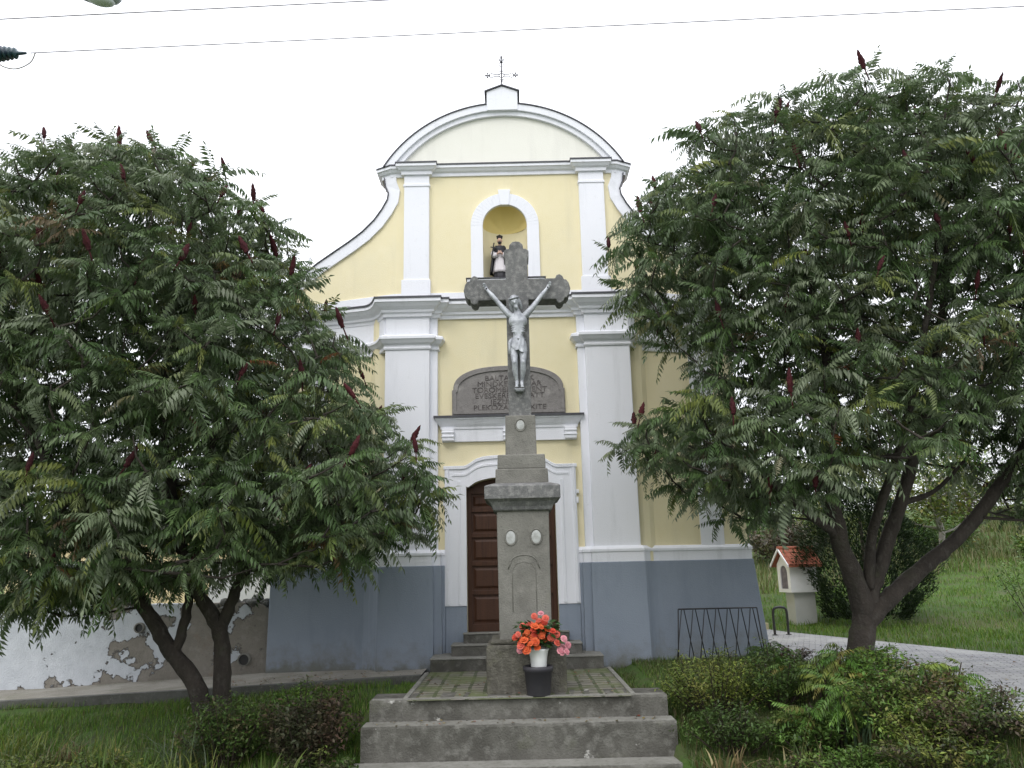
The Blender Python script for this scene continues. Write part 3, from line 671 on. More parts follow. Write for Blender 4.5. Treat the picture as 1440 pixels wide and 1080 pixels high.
# ---- corpus
CF = 3.86
Bd = MB(); yy = FY-.0
def P(x, y, z): return (x, FY+y, CF+z)
Bd.tube([P(0, -.08, .55), P(0, -.08, .62), P(0, -.075, .71), P(0, -.082, .80), P(0, -.088, .90), P(0, -.08, .99), P(-.01, -.08, 1.06), P(-.03, -.09, 1.12)], [.06, .082, .07, .078, .088, .07, .042, .038], 14)
for s in (-1, 1):
    Bd.ball(P(s*.055, -.09, .91), (.075, .065, .08)); Bd.ball(P(s*.03, -.115, .74), (.03, .035, .07))
    for k in range(4): Bd.tube([P(s*.02, -.158+.004*k, .86-.03*k), P(s*.06, -.145, .84-.032*k), P(s*.10, -.10, .85-.03*k)], [.006, .009, .007], 6)
    Bd.tube([P(s*.05, -.08, .96), P(s*.12, -.08, 1.01), P(s*.19, -.08, 1.09), P(s*.285, -.075, 1.215), P(s*.35, -.07, 1.30), P(s*.405, -.055, 1.375), P(s*.425, -.045, 1.405)], [.045, .05, .042, .033, .034, .022, .022], 10)
    Bd.ball(P(s*.435, -.035, 1.425), (.028, .014, .036))
    for k, (ang, ln) in enumerate(((-.55, .045), (-.28, .058), (0, .062), (.28, .056), (1.05, .04))):
        d = Vector((s*math.sin(.6+ang*.9), -.35, math.cos(.6+ang*.9))).normalized(); q = Vector(P(s*.437, -.042, 1.435))
        Bd.tube([q, q+d*ln*.6, q+d*ln+Vector((0, -.014, -.004))], [.0095, .009, .008], 6)
    Bd.tube([P(s*.045, -.08, .61), P(s*.060, -.095, .50), P(s*.060, -.125, .38), P(s*.056, -.14, .31), P(s*.055, -.11, .22), P(s*.042, -.08, .12), P(s*.034, -.06, .065)], [.062, .060, .048, .041, .041, .028, .025], 12)
    Bd.ball(P(s*.056, -.155, .315), (.03, .03, .036))
    Bd.tube([P(s*.033, -.05, .075), P(s*.032, -.085, .04), P(s*.036, -.11, .0)], [.027, .026, .02], 8)
    for k in range(4): Bd.ball(P(s*.036+(k-1.5)*.013, -.118, -.014), .009, 6, 5)
hd = Vector(P(-.04, -.125, 1.18)); rot = Euler((R(20), R(-14), R(-8))).to_matrix()
Bd.ball(hd, (.058, .07, .082), 16, 12, rot)
def hp(x, y, z): return hd+rot @ Vector((x, y, z))
Bd.tube([hp(0, -.062, .015), hp(0, -.085, -.016), hp(0, -.066, -.022)], [.008, .014, .010], 8)      # nose
for s in (-1, 1):
    Bd.ball(hp(s*.026, -.055, .022), (.02, .014, .008), 8, 6, rot); Bd.ball(hp(s*.024, -.056, .004), (.012, .01, .008), 8, 6); Bd.ball(hp(s*.06, 0, 0), (.008, .014, .02), 8, 6, rot)
Bd.ball(hp(0, -.06, -.045), (.02, .012, .007), 8, 6, rot)
Bd.ball(hp(0, -.05, -.075), (.032, .03, .036), 10, 8, rot)
corpus = remesh(Bd, 'figure', M['silver'], sc_, .0085, 3)
Hr = MB(); Hr.ball(hp(0, .018, .022), (.068, .068, .078), 14, 10, rot)
for s in (-1, 1):
    Hr.tube([hp(s*.05, .01, .03), hp(s*.066, .0, -.03), hp(s*.07, -.005, -.09), hp(s*.06, -.01, -.13)], [.028, .026, .022, .01], 8)
for k in range(14):
    t0 = 2*math.pi*k/14; t1 = t0+.9
    Hr.tube([hp(.068*math.cos(t0), .005+.07*math.sin(t0), .045), hp(.075*math.cos((t0+t1)/2), .005+.077*math.sin((t0+t1)/2), .06), hp(.068*math.cos(t1), .005+.07*math.sin(t1), .04)], .008, 6)
remesh(Hr, 'hair', M['silverdark'], corpus, .009, 1)
Lc = MB(); nL = 40
for j in range(7):
    t = j/6; z = .66-.15*t
    for i in range(nL):
        q = 2*math.pi*i/nL; fold = .008*math.sin(q*9+t*5)+.005*math.sin(q*17-t*3)
        fold *= .6+1.2*t; rx = .088+.022*t+fold; ry = .082+.024*t+fold
        dip = (-.055*max(0, math.cos(q+.9))+.035*max(0, -math.cos(q+.4)))*t+.012*math.sin(q*7)*t
        Lc.v.append(P(rx*math.cos(q), -.092+ry*math.sin(q)*1.0, z+dip))
for j in range(6):
    for i in range(nL): Lc.f.append((j*nL+i, j*nL+(i+1) % nL, (j+1)*nL+(i+1) % nL, (j+1)*nL+i))
Lc.tube([P(-.095, -.11, .65), P(-.12, -.12, .60), P(-.12, -.12, .52), P(-.13, -.115, .44)], [.018, .024, .02, .012], 8)
Lc.tube([P(.092, -.10, .655), P(0, -.178, .64), P(-.092, -.11, .66)], .014, 8)
Lc.build('loincloth', M['silver'], corpus, smooth=True)
sp = MB(); sp.taper(0, FY-.05, CF-.075, CF-.03, .05, .05, .075, .06); sp.build('foot_rest', M['silverdark'], sc_, bevel=.01)
for s in (-1, 1): MB().ball(P(s*.425, -.068, 1.40), .012, 8, 6).build('nail', M['black'], corpus)
# ================================================================== niche statue
st = empty('saint_statue', (-.165, 13.3+.16, NZ0+.012), 0, 'painted statue of a saint in white surplice and black biretta standing in the niche', 'statue')
M['robe'] = mat('black_robe_paint', (.022, .022, .028), .5, [(9, .5, .7, (.06, .055, .06), .5)])
M['surplice'] = mat('pale_surplice_paint', (.68, .64, .66), .6, [(6, .45, .7, (.55, .5, .54), .5)])
M['skin'] = mat('painted_skin', (.50, .33, .26), .5)
MB().lathe([(.15, 0), (.15, .05), (.13, .06)], n=16).build('plinth', M['stone'], st)
MB().lathe([(.125, .05), (.12, .12), (.10, .30), (.10, .35)], n=36, sy=.8, wave=.06, nw=9).build('cassock', M['robe'], st, smooth=True)
MB().lathe([(.135, .19), (.125, .24), (.10, .40), (.085, .52), (.095, .62), (.10, .66), (.05, .70)], n=40, sy=.8, wave=.05, nw=10).build('surplice', M['surplice'], st, smooth=True)
cp = MB(); nn = 24
for j in range(8):
    z = .70-.52*j/7; rr = .085+.085*(j/7)**.7+.02*(j > 0)
    for i in range(nn+1):
        q = R(-35)+R(250)*i/nn; cp.v.append((rr*math.cos(q)*1.0, rr*.85*math.sin(q)+.0, z+.01*math.sin(i*1.9)))
for j in range(7):
    for i in range(nn): cp.f.append((j*(nn+1)+i, j*(nn+1)+i+1, (j+1)*(nn+1)+i+1, (j+1)*(nn+1)+i))
c_o = cp.build('cape', M['robe'], st, smooth=True); mdf = c_o.modifiers.new('solid', 'SOLIDIFY'); mdf.thickness = .015
MB().lathe([(.06, .70), (.11, .685), (.125, .62), (.105, .56), (.11, .555)], n=28, sy=.85).build('mozzetta', M['robe'], st, smooth=True)
hb = MB(); hb.tube([(0, 0, .68), (0, -.005, .76)], [.035, .03], 10); hb.ball((0, -.01, .80), (.046, .054, .062), 14, 10)
hb.tube([(0, -.058, .81), (0, -.072, .79), (0, -.055, .785)], [.006, .01, .007], 6)
for s in (-1, 1):
    hb.ball((s*.018, -.055, .812), (.012, .008, .006), 6, 5); hb.ball((s*.047, -.005, .80), (.006, .01, .014), 6, 5)
    hb.tube([(0, 0, .66), (s*.085, -.01, .63), (s*.115, -.03, .55), (s*.095, -.065, .49), (s*.02, -.12, .535)], [.03, .025, .02, .018, .02], 8)
    for k in range(4): hb.tube([(s*.025, -.115, .525+k*.011), (s*.0, -.132, .53+k*.011), (s*-.016, -.125, .53+k*.011)], [.007, .007, .005], 6)
    hb.tube([(s*.03, -.115, .56), (s*.015, -.125, .585)], [.007, .005], 6)
body = remesh(hb, 'body', M['skin'], st, .006, 2)
MB().ball((0, -.035, .762), (.034, .028, .034), 12, 8).build('beard', M['robe'], body, smooth=True)
slv = MB()
for s in (-1, 1): slv.tube([(s*.095, 0, .64), (s*.125, -.03, .55), (s*.105, -.07, .49), (s*.05, -.10, .51)], [.035, .045, .045, .042], 10)
slv.build('sleeves', M['surplice'], st, smooth=True)
bi = MB(); bi.lathe([(.05, .845), (.052, .86), (.058, .905), (.05, .91)], n=4, c=(0, 0, 0)); bi.ball((0, 0, .918), .015, 8, 6); bi.build('biretta', M['robe'], st)
cr_ = MB(); cr_.tube([(-.15, -.10, .44), (-.10, -.13, .72)], .011, 6); cr_.tube([(-.165, -.12, .645), (-.065, -.12, .627)], .011, 6); cr_.build('held_cross', M['black'], st)
# ================================================================== planter, vase, bouquet
pt = MB().lathe([(.135, 0), (.14, .01), (.165, .27), (.178, .275), (.182, .33), (.165, .335), (.15, .30), (.0, .29)], n=32)
M['planter'] = mat('dark_grey_plastic', (.042, .04, .048), .45, [(6, .45, .7, (.06, .056, .062), .6)])
po_ = pt.build('flower_planter', M['planter'], smooth=True); po_.location = (.235, 10.045, .003); tag(po_, 'round dark grey planter standing against the cross base', 'planter')
M['vase'] = mat('white_vase_plastic', (.74, .75, .74), .35, [(5, .5, .7, (.66, .67, .65), .4)], spec=.5)
va = MB().lathe([(.088, 0), (.092, .01), (.10, .12), (.115, .20), (.128, .225), (.128, .235), (.118, .232), (.105, .19), (.0, .18)], n=32)
vo = va.build('vase', M['vase'], smooth=True); vo.location = (.245, 10.045, .297); tag(vo, 'white flared vase sitting in the dark planter', 'vase')
bq = empty('bouquet', (.235, 10.045, .50), 0, 'bunch of orange and pink flowers with green leaves in the white vase', 'flowers')
def bloom_mesh(name, col, col2):
    m_ = mat(name, col, .55, [(30, .42, .65, col2, .8)]); b_ = MB(); r_ = random.Random(name)
    for ring, (n_, rad, tilt) in enumerate(((5, .062, .35), (5, .05, .8), (4, .034, 1.2))):
        for i in range(n_):
            q = 2*math.pi*(i+.5*ring+r_.uniform(-.12, .12))/n_; dirv = Vector((math.cos(q), math.sin(q), 0)); side = Vector((-math.sin(q), math.cos(q), 0)); upv = Vector((0, 0, 1))
            rows_ = []
            for a_, wv, lift in ((.08, .2, 0), (.45, .48, .5), (.8, .56, .8), (1.0, .3, .82)):
                base = dirv*(rad*a_*math.cos(tilt))+upv*(rad*a_*math.sin(tilt)+.006*ring)
                curl = -upv*(.010*max(0, a_-.6)*3)
                rows_.append([base+curl+side*(rad*wv*k)+upv*(.007*abs(k)*(1 if a_ < .9 else -.6)) for k in (-1, 0, 1)])
            bb = len(b_.v)
            for r2 in rows_: b_.v += [tuple(p_) for p_ in r2]
            for j in range(3):
                for k in range(2): b_.f.append((bb+j*3+k, bb+j*3+k+1, bb+(j+1)*3+k+1, bb+(j+1)*3+k))
    b_.ball((0, 0, .012), .012, 8, 6)
    me_ = bpy.data.meshes.new('flower'); me_.from_pydata(b_.v, [], b_.f); me_.materials.append(m_); me_.polygons.foreach_set('use_smooth', [True]*len(me_.polygons)); return me_
fl = [bloom_mesh('orange_bloom', (.58, .075, .02), (.68, .16, .045)), bloom_mesh('coral_bloom', (.58, .085, .055), (.66, .17, .12)), bloom_mesh('red_bloom', (.48, .04, .02), (.60, .08, .04)), bloom_mesh('pink_bloom', (.60, .20, .25), (.64, .34, .36))]
fr = random.Random(11); pts_ = []
spots = [(-.16, .16, 0), (-.20, .10, 1), (-.23, .23, 1), (-.12, .25, 0), (-.06, .19, 0), (-.17, .31, 1), (-.08, .33, 1), (0, .29, 0), (.02, .38, 1), (-.03, .43, 1), (.05, .46, 3), (.08, .36, 2), (.12, .28, 0), (.06, .24, 0), (.18, .26, 2), (-.26, .19, 2), (.16, .18, 1), (.22, .22, 1), (.30, .07, 3), (.34, .02, 3), (.27, .02, 3), (.36, .09, 3), (.31, .17, 3), (-.05, .28, 2), (-.21, .04, 3), (-.13, .05, 0), (.10, .41, 1), (-.09, .12, 0), (.23, .12, 1)]
spots += [(fr.uniform(-.22, .2), fr.uniform(.06, .36), fr.choice((0, 0, 1, 2))) for _ in range(16)]
for (x, z, c_) in spots:
    o = bpy.data.objects.new('flower', fl[c_]); COL.objects.link(o); o.parent = bq
    y = -.10+fr.uniform(-.06, .10)*1.0 - .04*(1-abs(x)/.4); y = max(y, -.2)
    o.location = (x, y, z-.02); o.rotation_euler = (R(fr.uniform(35, 85)), R(fr.uniform(-15, 15))+x*1.2, fr.uniform(0, 6)*0+x*1.0); s_ = fr.uniform(.62, .95); o.scale = (s_, s_, s_)
# ---- leaf builders (numpy)
def leaflet(n=1):
    """lanceolate blade along +x, unit length, folded along the midrib"""
    V = np.array([[0, 0, 0], [.42, .138, .05], [.42, -.138, .05], [.45, 0, -.01], [1, 0, -.08]])
    return V, np.array([[0, 3, 1], [0, 2, 3], [1, 3, 4], [2, 4, 3]])
LV, LF = leaflet()
NLV = 5
def rotm(ax, ay, az):
    return np.array(Euler((ax, ay, az)).to_matrix())
def make_frond(seed, pairs=10, L_=.42, ll=.105, droop=.5, hang=.8):
    r_ = random.Random(seed); Vs, Fs = [], []; nv_ = 0
    def pos(t): return np.array([L_*t*(1-.18*droop*t*t), .03*math.sin(t*2+seed), -L_*droop*.75*t*t])
    ts = np.linspace(.16, .96, pairs)
    rw = .004
    pp = [pos(t) for t in np.linspace(0, 1, 6)]
    for i in range(5):
        a_, b_ = pp[i], pp[i+1]; Vs.append(np.array([a_+[0, rw, 0], a_-[0, rw, 0], b_-[0, rw*.7, 0], b_+[0, rw*.7, 0]])); Fs.append(np.array([[0, 1, 2], [0, 2, 3]])+nv_); nv_ += 4
    for i, t in enumerate(ts):
        p = pos(t); tang = pos(min(1, t+.02))-p; pitch_ = math.atan2(-tang[2], math.hypot(tang[0], tang[1]))
        sc2 = ll*(.70+.45*math.sin(math.pi*min(1, t*.95+.08)))*r_.uniform(.9, 1.1)
        for s in (-1, 1):
            if r_.random() < .02: continue
            az = s*R(r_.uniform(58, 72)-12*t); dz = hang*r_.uniform(.6, 1.3)
            Rm = rotm(0, pitch_*.5, 0) @ rotm(0, 0, az) @ rotm(s*-.25, dz, 0)
            Vs.append((LV*sc2) @ Rm.T+p); Fs.append(LF+nv_); nv_ += NLV
    p = pos(.98); Vs.append((LV*ll*.9) @ rotm(0, droop*1.1, 0).T+p); Fs.append(LF+nv_); nv_ += NLV
    return np.concatenate(Vs), np.concatenate(Fs)
FRONDS = [make_frond(i, 9+i % 3, .40+.03*(i % 3), .110, (.5, .8, 1.1, .7, 1.3, .35)[i % 6], (.75, 1.0, 1.2, .9, 1.3, .6)[i % 6]) for i in range(6)]
def scatter(protos, which, pos, az, el, roll_, scl, cols, jitter=.12):
    """instances of (V,F) protos merged into one mesh; el = elevation of +x axis"""
    ca, sa, ce, se, cr2, sr2 = np.cos(az), np.sin(az), np.cos(el), np.sin(el), np.cos(roll_), np.sin(roll_)
    z0 = np.zeros_like(az)
    Rz = np.stack([np.stack([ca, -sa, z0], -1), np.stack([sa, ca, z0], -1), np.stack([z0, z0, z0+1], -1)], 1)
    Ry = np.stack([np.stack([ce, z0, -se], -1), np.stack([z0, z0+1, z0], -1), np.stack([se, z0, ce], -1)], 1)
    Rx = np.stack([np.stack([z0+1, z0, z0], -1), np.stack([z0, cr2, -sr2], -1), np.stack([z0, sr2, cr2], -1)], 1)
    RR = Rz @ Ry @ Rx
    VV, FF, CC = [], [], []; off = 0
    for k, (V, F_) in enumerate(protos):
        i = np.where(which == k)[0]
        if not len(i): continue
        P_ = np.einsum('nij,vj->nvi', RR[i], V)*scl[i][:, None, None]+pos[i][:, None]
        nV = len(V); VV.append(P_.reshape(-1, 3))
        FF.append((F_[None]+(np.arange(len(i))*nV)[:, None, None]+off).reshape(-1, F_.shape[1])); off += len(i)*nV
        c = np.repeat(cols[i], nV, 0); c = c*(1+jitter*rng.standard_normal((len(c)//NLV+1, 1)).repeat(NLV, 0)[:len(c)]); CC.append(np.clip(c, .004, 1))
    return np.concatenate(VV), np.concatenate(FF), np.concatenate(CC)
def pick(pal, n):
    """palette: list of (weight, rgb)"""
    wts = np.array([p[0] for p in pal], float); wts /= wts.sum(); c = np.array([p[1] for p in pal])
    k = rng.choice(len(pal), n, p=wts); return c[k]*(1+.16*rng.standard_normal((n, 1)))
# bouquet leaves
n = 260; th = rng.uniform(0, 2*np.pi, n); rr = rng.uniform(.02, .26, n)
pos = np.stack([rr*np.cos(th), rr*np.sin(th)*.45-.02, rng.uniform(.07, .34, n)], -1)
V, F_, C_ = scatter([(LV*np.array([1, 2.2, 1]), LF)], np.zeros(n, int), pos, th, rng.uniform(-.5, .8, n), rng.uniform(-.5, .5, n), rng.uniform(.07, .12, n), pick([(3, (.03, .08, .02)), (2, (.06, .13, .03))], n))
link('foliage', np_mesh('foliage', V, F_, C_), M['shrubleaf'], bq)
sb_ = MB()
for i in range(12):
    q = 2*math.pi*i/12; sb_.tube([(0, 0, -.05), (.05*math.cos(q), .03*math.sin(q), .10), (.14*math.cos(q), .05*math.sin(q)-.04, .22)], .005, 5)
sb_.build('stems', M['shrubleaf'], bq)
# ================================================================== sumac trees
SUMAC = [(30, (.055, .100, .030)), (24, (.080, .136, .042)), (20, (.125, .175, .075)), (16, (.19, .225, .14)), (9, (.18, .21, .045)), (1.2, (.15, .05, .02))]
def fruit_mesh():
    b_ = MB(); r_ = random.Random(5); n_, k_ = 12, 13
    for j in range(k_):
        t = j/(k_-1); rad = .036*math.sin(math.pi*min(1, .12+t*.88))**.7*(1-.35*t)+.003
        for i in range(n_):
            q = 2*math.pi*i/n_; rr_ = rad*(1+r_.uniform(-.32, .28)); b_.v.append((rr_*math.cos(q)+.012*t*t, rr_*math.sin(q), .02+.17*t+r_.uniform(-.004, .004)))
    for j in range(k_-1):
        for i in range(n_): b_.f.append((j*n_+i, j*n_+(i+1) % n_, (j+1)*n_+(i+1) % n_, (j+1)*n_+i))
    b_.f.append(tuple((k_-1)*n_+i for i in range(n_))); b_.tube([(.005, 0, -.09), (0, 0, .03)], [.009, .008], 6)
    me_ = bpy.data.meshes.new('fruit_cone'); me_.from_pydata(b_.v, [], b_.f); me_.materials.append(M['fruit']); me_.polygons.foreach_set('use_smooth', [True]*len(me_.polygons)); return me_
FRUIT = fruit_mesh()
def spline(pts, n=6):
    P_ = [Vector(p) for p in pts]; out_ = []
    for i in range(len(P_)-1):
        p0 = P_[max(i-1, 0)]; p1 = P_[i]; p2 = P_[i+1]; p3 = P_[min(i+2, len(P_)-1)]
        for k in range(n):
            t = k/n; out_.append(.5*((2*p1)+(-p0+p2)*t+(2*p0-5*p1+4*p2-p3)*t*t+(-p0+3*p1-3*p2+p3)*t**3))
    out_.append(P_[-1]); return out_
def limb(b_, pts, r0_, r1_, n=10, wob=.012):
    s_ = spline(pts, 7); k_ = len(s_); r_ = random.Random(len(b_.v))
    rad = [r0_+(r1_-r0_)*(i/(k_-1)) for i in range(k_)]
    rad = [q*(1+r_.uniform(-.07, .07)) for q in rad]
    b_.tube([p+Vector((r_.uniform(-wob, wob), r_.uniform(-wob, wob), 0)) for p in s_], rad, n); return s_
def sumac(name, loc, label, trunks, prof, yc, ry_f, n_tips, nfruit, seed, yclamp, spacing=.29, holes=()):
    global rng
    rng = np.random.default_rng(seed); rd = random.Random(seed)
    root = empty(name, loc, 0, label, 'tree', 'sumac trees before the church'); ox, oy, oz = loc
    def Lc_(p): return (p[0]-ox, p[1]-oy, p[2]-oz)
    nodes = []
    for limbs in trunks:
        b_ = MB()
        for pts, ra, rb_ in limbs:
            s_ = limb(b_, [Lc_(p) for p in pts], ra, rb_); nodes += s_[4:]
        b_.build('trunk', M['bark'], root, smooth=True)
    zs_ = np.array([p[0] for p in prof])[::-1]; xl = np.array([p[1] for p in prof])[::-1]; xr = np.array([p[2] for p in prof])[::-1]
    tips, nors = [], []; tries = 0
    while len(tips) < n_tips and tries < 90000:
        tries += 1
        z = rd.uniform(zs_[0], zs_[-1]); a_, b2 = np.interp(z, zs_, xl), np.interp(z, zs_, xr); cx, hw = (a_+b2)/2, (b2-a_)/2
        if rd.random() > (hw+.6)/4.0: continue
        hw = max(.15, hw-.26); ry = max(.2, min(ry_f, hw*.75+.2)-.2)
        q = rd.uniform(0, 2*math.pi); rho = rd.random()**.38
        x, y = cx+hw*rho*math.cos(q), yc+ry*rho*math.sin(q)
        if y > yclamp(x) or abs(x) > 30: continue
        if any((x-hx)**2+(z-hz)**2 < hr*hr for hx, hz, hr in holes): continue
        p = Vector((x, y, z))
        if any((p-t).length_squared < spacing*spacing for t in tips): continue
        zt = (z-zs_[0])/(zs_[-1]-zs_[0])
        nrm = Vector((math.cos(q)*rho, math.sin(q)*rho, (zt-.35)*1.3)); 
        tips.append(p); nors.append(nrm)
    # branches reaching the tips
    tw = MB(); order = list(range(len(tips))); 
    nodev = [Vector(v_) for v_ in nodes]
    cenv = Vector(Lc_((np.mean(xl+xr)/2, yc, zs_[0]+.1)))
    order.sort(key=lambda i: (Vector(Lc_(tips[i]))-cenv).length)
    for i in order:
        t = Vector(Lc_(tips[i])); best = min(nodev, key=lambda v_: (v_-t).length_squared+ (4 if v_.z > t.z-.05 else 0))
        d = t-best; mid = best+d*.5+Vector((0, 0, -.10*d.length))+Vector((rd.uniform(-.08, .08), rd.uniform(-.08, .08), 0))
        end = t+Vector((0, 0, -.0)); ln = d.length
        tw.tube([best, mid, end], [min(.04, .010+.012*ln), .010+.004*ln, .007], 5, False)
        nodev += [mid, best+d*.8]
    tw.build('branches', M['bark'], root, smooth=True)
    # whorls of fronds
    pos, az, el, scl, wh, cols = [], [], [], [], [], []
    for p, nr in zip(tips, nors):
        k_ = rd.randint(8, 10); a0 = rd.uniform(0, 6.28); sz = rd.uniform(.72, 1.25)
        base = pick(SUMAC, 1)[0]
        na = math.atan2(nr.y, nr.x); nm = min(1, math.hypot(nr.x, nr.y))
        for j in range(k_):
            a1 = a0+2*math.pi*j/k_+rd.uniform(-.25, .25)
            e1 = rd.uniform(-.45, .75)+.25*max(0, nr.z)
            pos.append(Lc_(p+Vector((0, 0, rd.uniform(-.10, .03))))); az.append(a1); el.append(e1); scl.append(sz*rd.uniform(.7, 1.2)); wh.append(rd.randrange(6))
            c = base*.65+pick(SUMAC, 1)[0]*.35 if rd.random() < .8 else pick(SUMAC, 1)[0]; cols.append(c)
    pos = np.array(pos); V_, F2, C2 = scatter(FRONDS, np.array(wh), pos, np.array(az), np.array(el), rng.uniform(-.6, .6, len(az)), np.array(scl), np.array(cols))
    link('crown', np_mesh('crown', V_, F2, C2), M['leaf'], root)
    # fruit cones at tips on the outside of the crown
    cand = [i for i in range(len(tips)) if (nors[i].y < -.35 or nors[i].z > .6 or abs(nors[i].x) > .8) and math.hypot(nors[i].x, nors[i].y)+max(0, nors[i].z) > .8]
    rd.shuffle(cand); got = []
    for i in cand:
        if len(got) >= nfruit: break
        if any((tips[i]-tips[j]).length < .55 for j in got): continue
        if nors[i].z < -.2 and rd.random() < .6: continue
        got.append(i)
        o = bpy.data.objects.new('fruit_cone', FRUIT); COL.objects.link(o); o.parent = root
        out_ = Vector((nors[i].x, nors[i].y, 0)); 
        o.location = Vector(Lc_(tips[i]))+out_*.12+Vector((0, 0, .03)); o.rotation_euler = (rd.uniform(-.25, .45), rd.uniform(-.5, .5), rd.uniform(0, 6)); s_ = rd.uniform(1.1, 1.55); o.scale = (s_*.78, s_*.78, s_*rd.uniform(.9, 1.3))
    return root
gl = float(ground_z(-4.15, 11.25))
Lprof = [(7.62, -6.1, -4.9), (7.3, -7.1, -4.2), (6.9, -7.8, -3.5), (6.3, -8.3, -2.9), (5.5, -8.8, -2.5), (4.64, -8.9, -2.1), (3.81, -8.8, -1.55), (3.2, -8.6, -1.05), (2.42, -8.1, -.72), (2.04, -7.9, -.8), (1.62, -7.5, -1.9), (1.40, -7.3, -4.6), (1.15, -7.0, -5.6)]
lt = [[([(-4.10, 11.2, gl-.2), (-4.30, 11.2, .05), (-4.70, 11.2, .55), (-5.05, 11.15, 1.08), (-5.6, 10.9, 1.95), (-6.3, 10.5, 3.2), (-6.9, 10.2, 4.6)], .135, .05), ([(-4.62, 11.2, .42), (-4.52, 11.2, .75), (-4.48, 11.25, 1.2), (-4.5, 11.4, 1.8), (-5.0, 11.6, 3.0), (-5.4, 11.5, 4.6), (-5.7, 11.2, 6.2)], .075, .03), ([(-5.3, 11.05, 1.5), (-5.6, 10.2, 2.1), (-5.7, 9.4, 3.1)], .06, .03)],
      [([(-3.93, 11.25, gl-.2), (-3.97, 11.22, .3), (-4.02, 11.2, .74), (-4.30, 11.1, 1.25), (-4.5, 10.8, 2.0), (-4.6, 10.4, 3.4), (-4.6, 10.3, 5.2)], .13, .045), ([(-4.02, 11.2, .68), (-3.88, 11.15, 1.08), (-3.71, 11.1, 1.45), (-3.4, 11.0, 2.15), (-2.9, 10.9, 3.1), (-2.6, 10.8, 4.2)], .09, .035), ([(-3.6, 11.0, 1.7), (-2.9, 10.6, 2.1), (-2.1, 10.4, 2.5)], .05, .025), ([(-4.4, 11.0, 1.5), (-3.9, 10.1, 2.4), (-3.6, 9.5, 3.4)], .055, .03)]]
sumac('sumac_tree', (-4.05, 11.2, gl), 'sumac tree with two leaning trunks before the peeling white wall', lt, Lprof, 10.7, 2.35, 1060, 80, 21, lambda x: 12.75 if x > -4.3 else 13.3, holes=[(-5.6, 3.3, .30), (-6.9, 3.9, .2), (-4.6, 3.4, .25), (-5.2, 4.6, .22)])
gr_ = float(ground_z(4.65, 11.5))
Rprof = [(8.0, 4.0, 6.4), (7.85, 3.2, 7.3), (7.6, 2.4, 8.2), (7.2, 1.9, 9.2), (6.6, 1.5, 10.0), (5.95, 1.25, 10.5), (5.19, 1.3, 10.6), (4.65, 1.8, 10.5), (4.25, 2.35, 10.4), (3.93, 2.15, 10.4), (3.53, 1.45, 10.1), (3.1, 1.15, 9.6), (2.75, 1.5, 9.2), (2.4, 2.1, 8.9), (2.1, 2.6, 8.6)]
rt_ = [[([(4.60, 11.5, gr_-.2), (4.70, 11.5, .3), (4.80, 11.5, .72), (4.68, 11.4, 1.22), (4.49, 11.3, 1.86), (4.46, 11.2, 2.8), (4.5, 11.0, 3.9), (4.3, 10.8, 5.4)], .205, .05), ([(4.78, 11.5, .62), (5.05, 11.5, 1.3), (5.36, 11.5, 1.94), (5.68, 11.4, 2.75), (6.0, 11.2, 3.8), (6.3, 11.0, 5.2), (6.4, 10.8, 6.6)], .13, .04), ([(4.84, 11.5, .66), (5.15, 11.45, .95), (5.66, 11.4, 1.36), (6.25, 11.3, 1.84), (6.86, 11.2, 2.55), (7.4, 11.0, 3.3), (8.3, 10.8, 4.4)], .135, .05), ([(4.5, 11.3, 1.8), (4.2, 11.1, 1.98), (3.9, 10.9, 2.15), (3.3, 10.6, 2.6), (2.6, 10.5, 3.2)], .065, .025), ([(5.5, 11.45, 2.25), (6.1, 11.6, 2.45), (6.7, 11.7, 2.95)], .045, .02), ([(4.9, 11.45, 1.1), (4.95, 11.2, 1.9), (5.2, 10.6, 3.0), (5.4, 10.0, 4.4), (5.6, 9.7, 5.6)], .08, .03)]]
sumac('sumac_tree', (4.65, 11.5, gr_), 'sumac tree with one forked trunk beside the paved path', rt_, Rprof, 10.9, 2.15, 1120, 84, 33, lambda x: 12.7, holes=[(5.6, 3.2, .35), (6.5, 3.1, .28), (5.5, 2.3, .75), (6.3, 2.3, .75), (4.6, 2.2, .55), (4.2, 2.0, .5), (6.9, 2.5, .3), (8.0, 4.2, .25), (6.2, 4.3, .22), (4.2, 3.6, .22), (3.4, 3.9, .2)])
rng = np.random.default_rng(99)
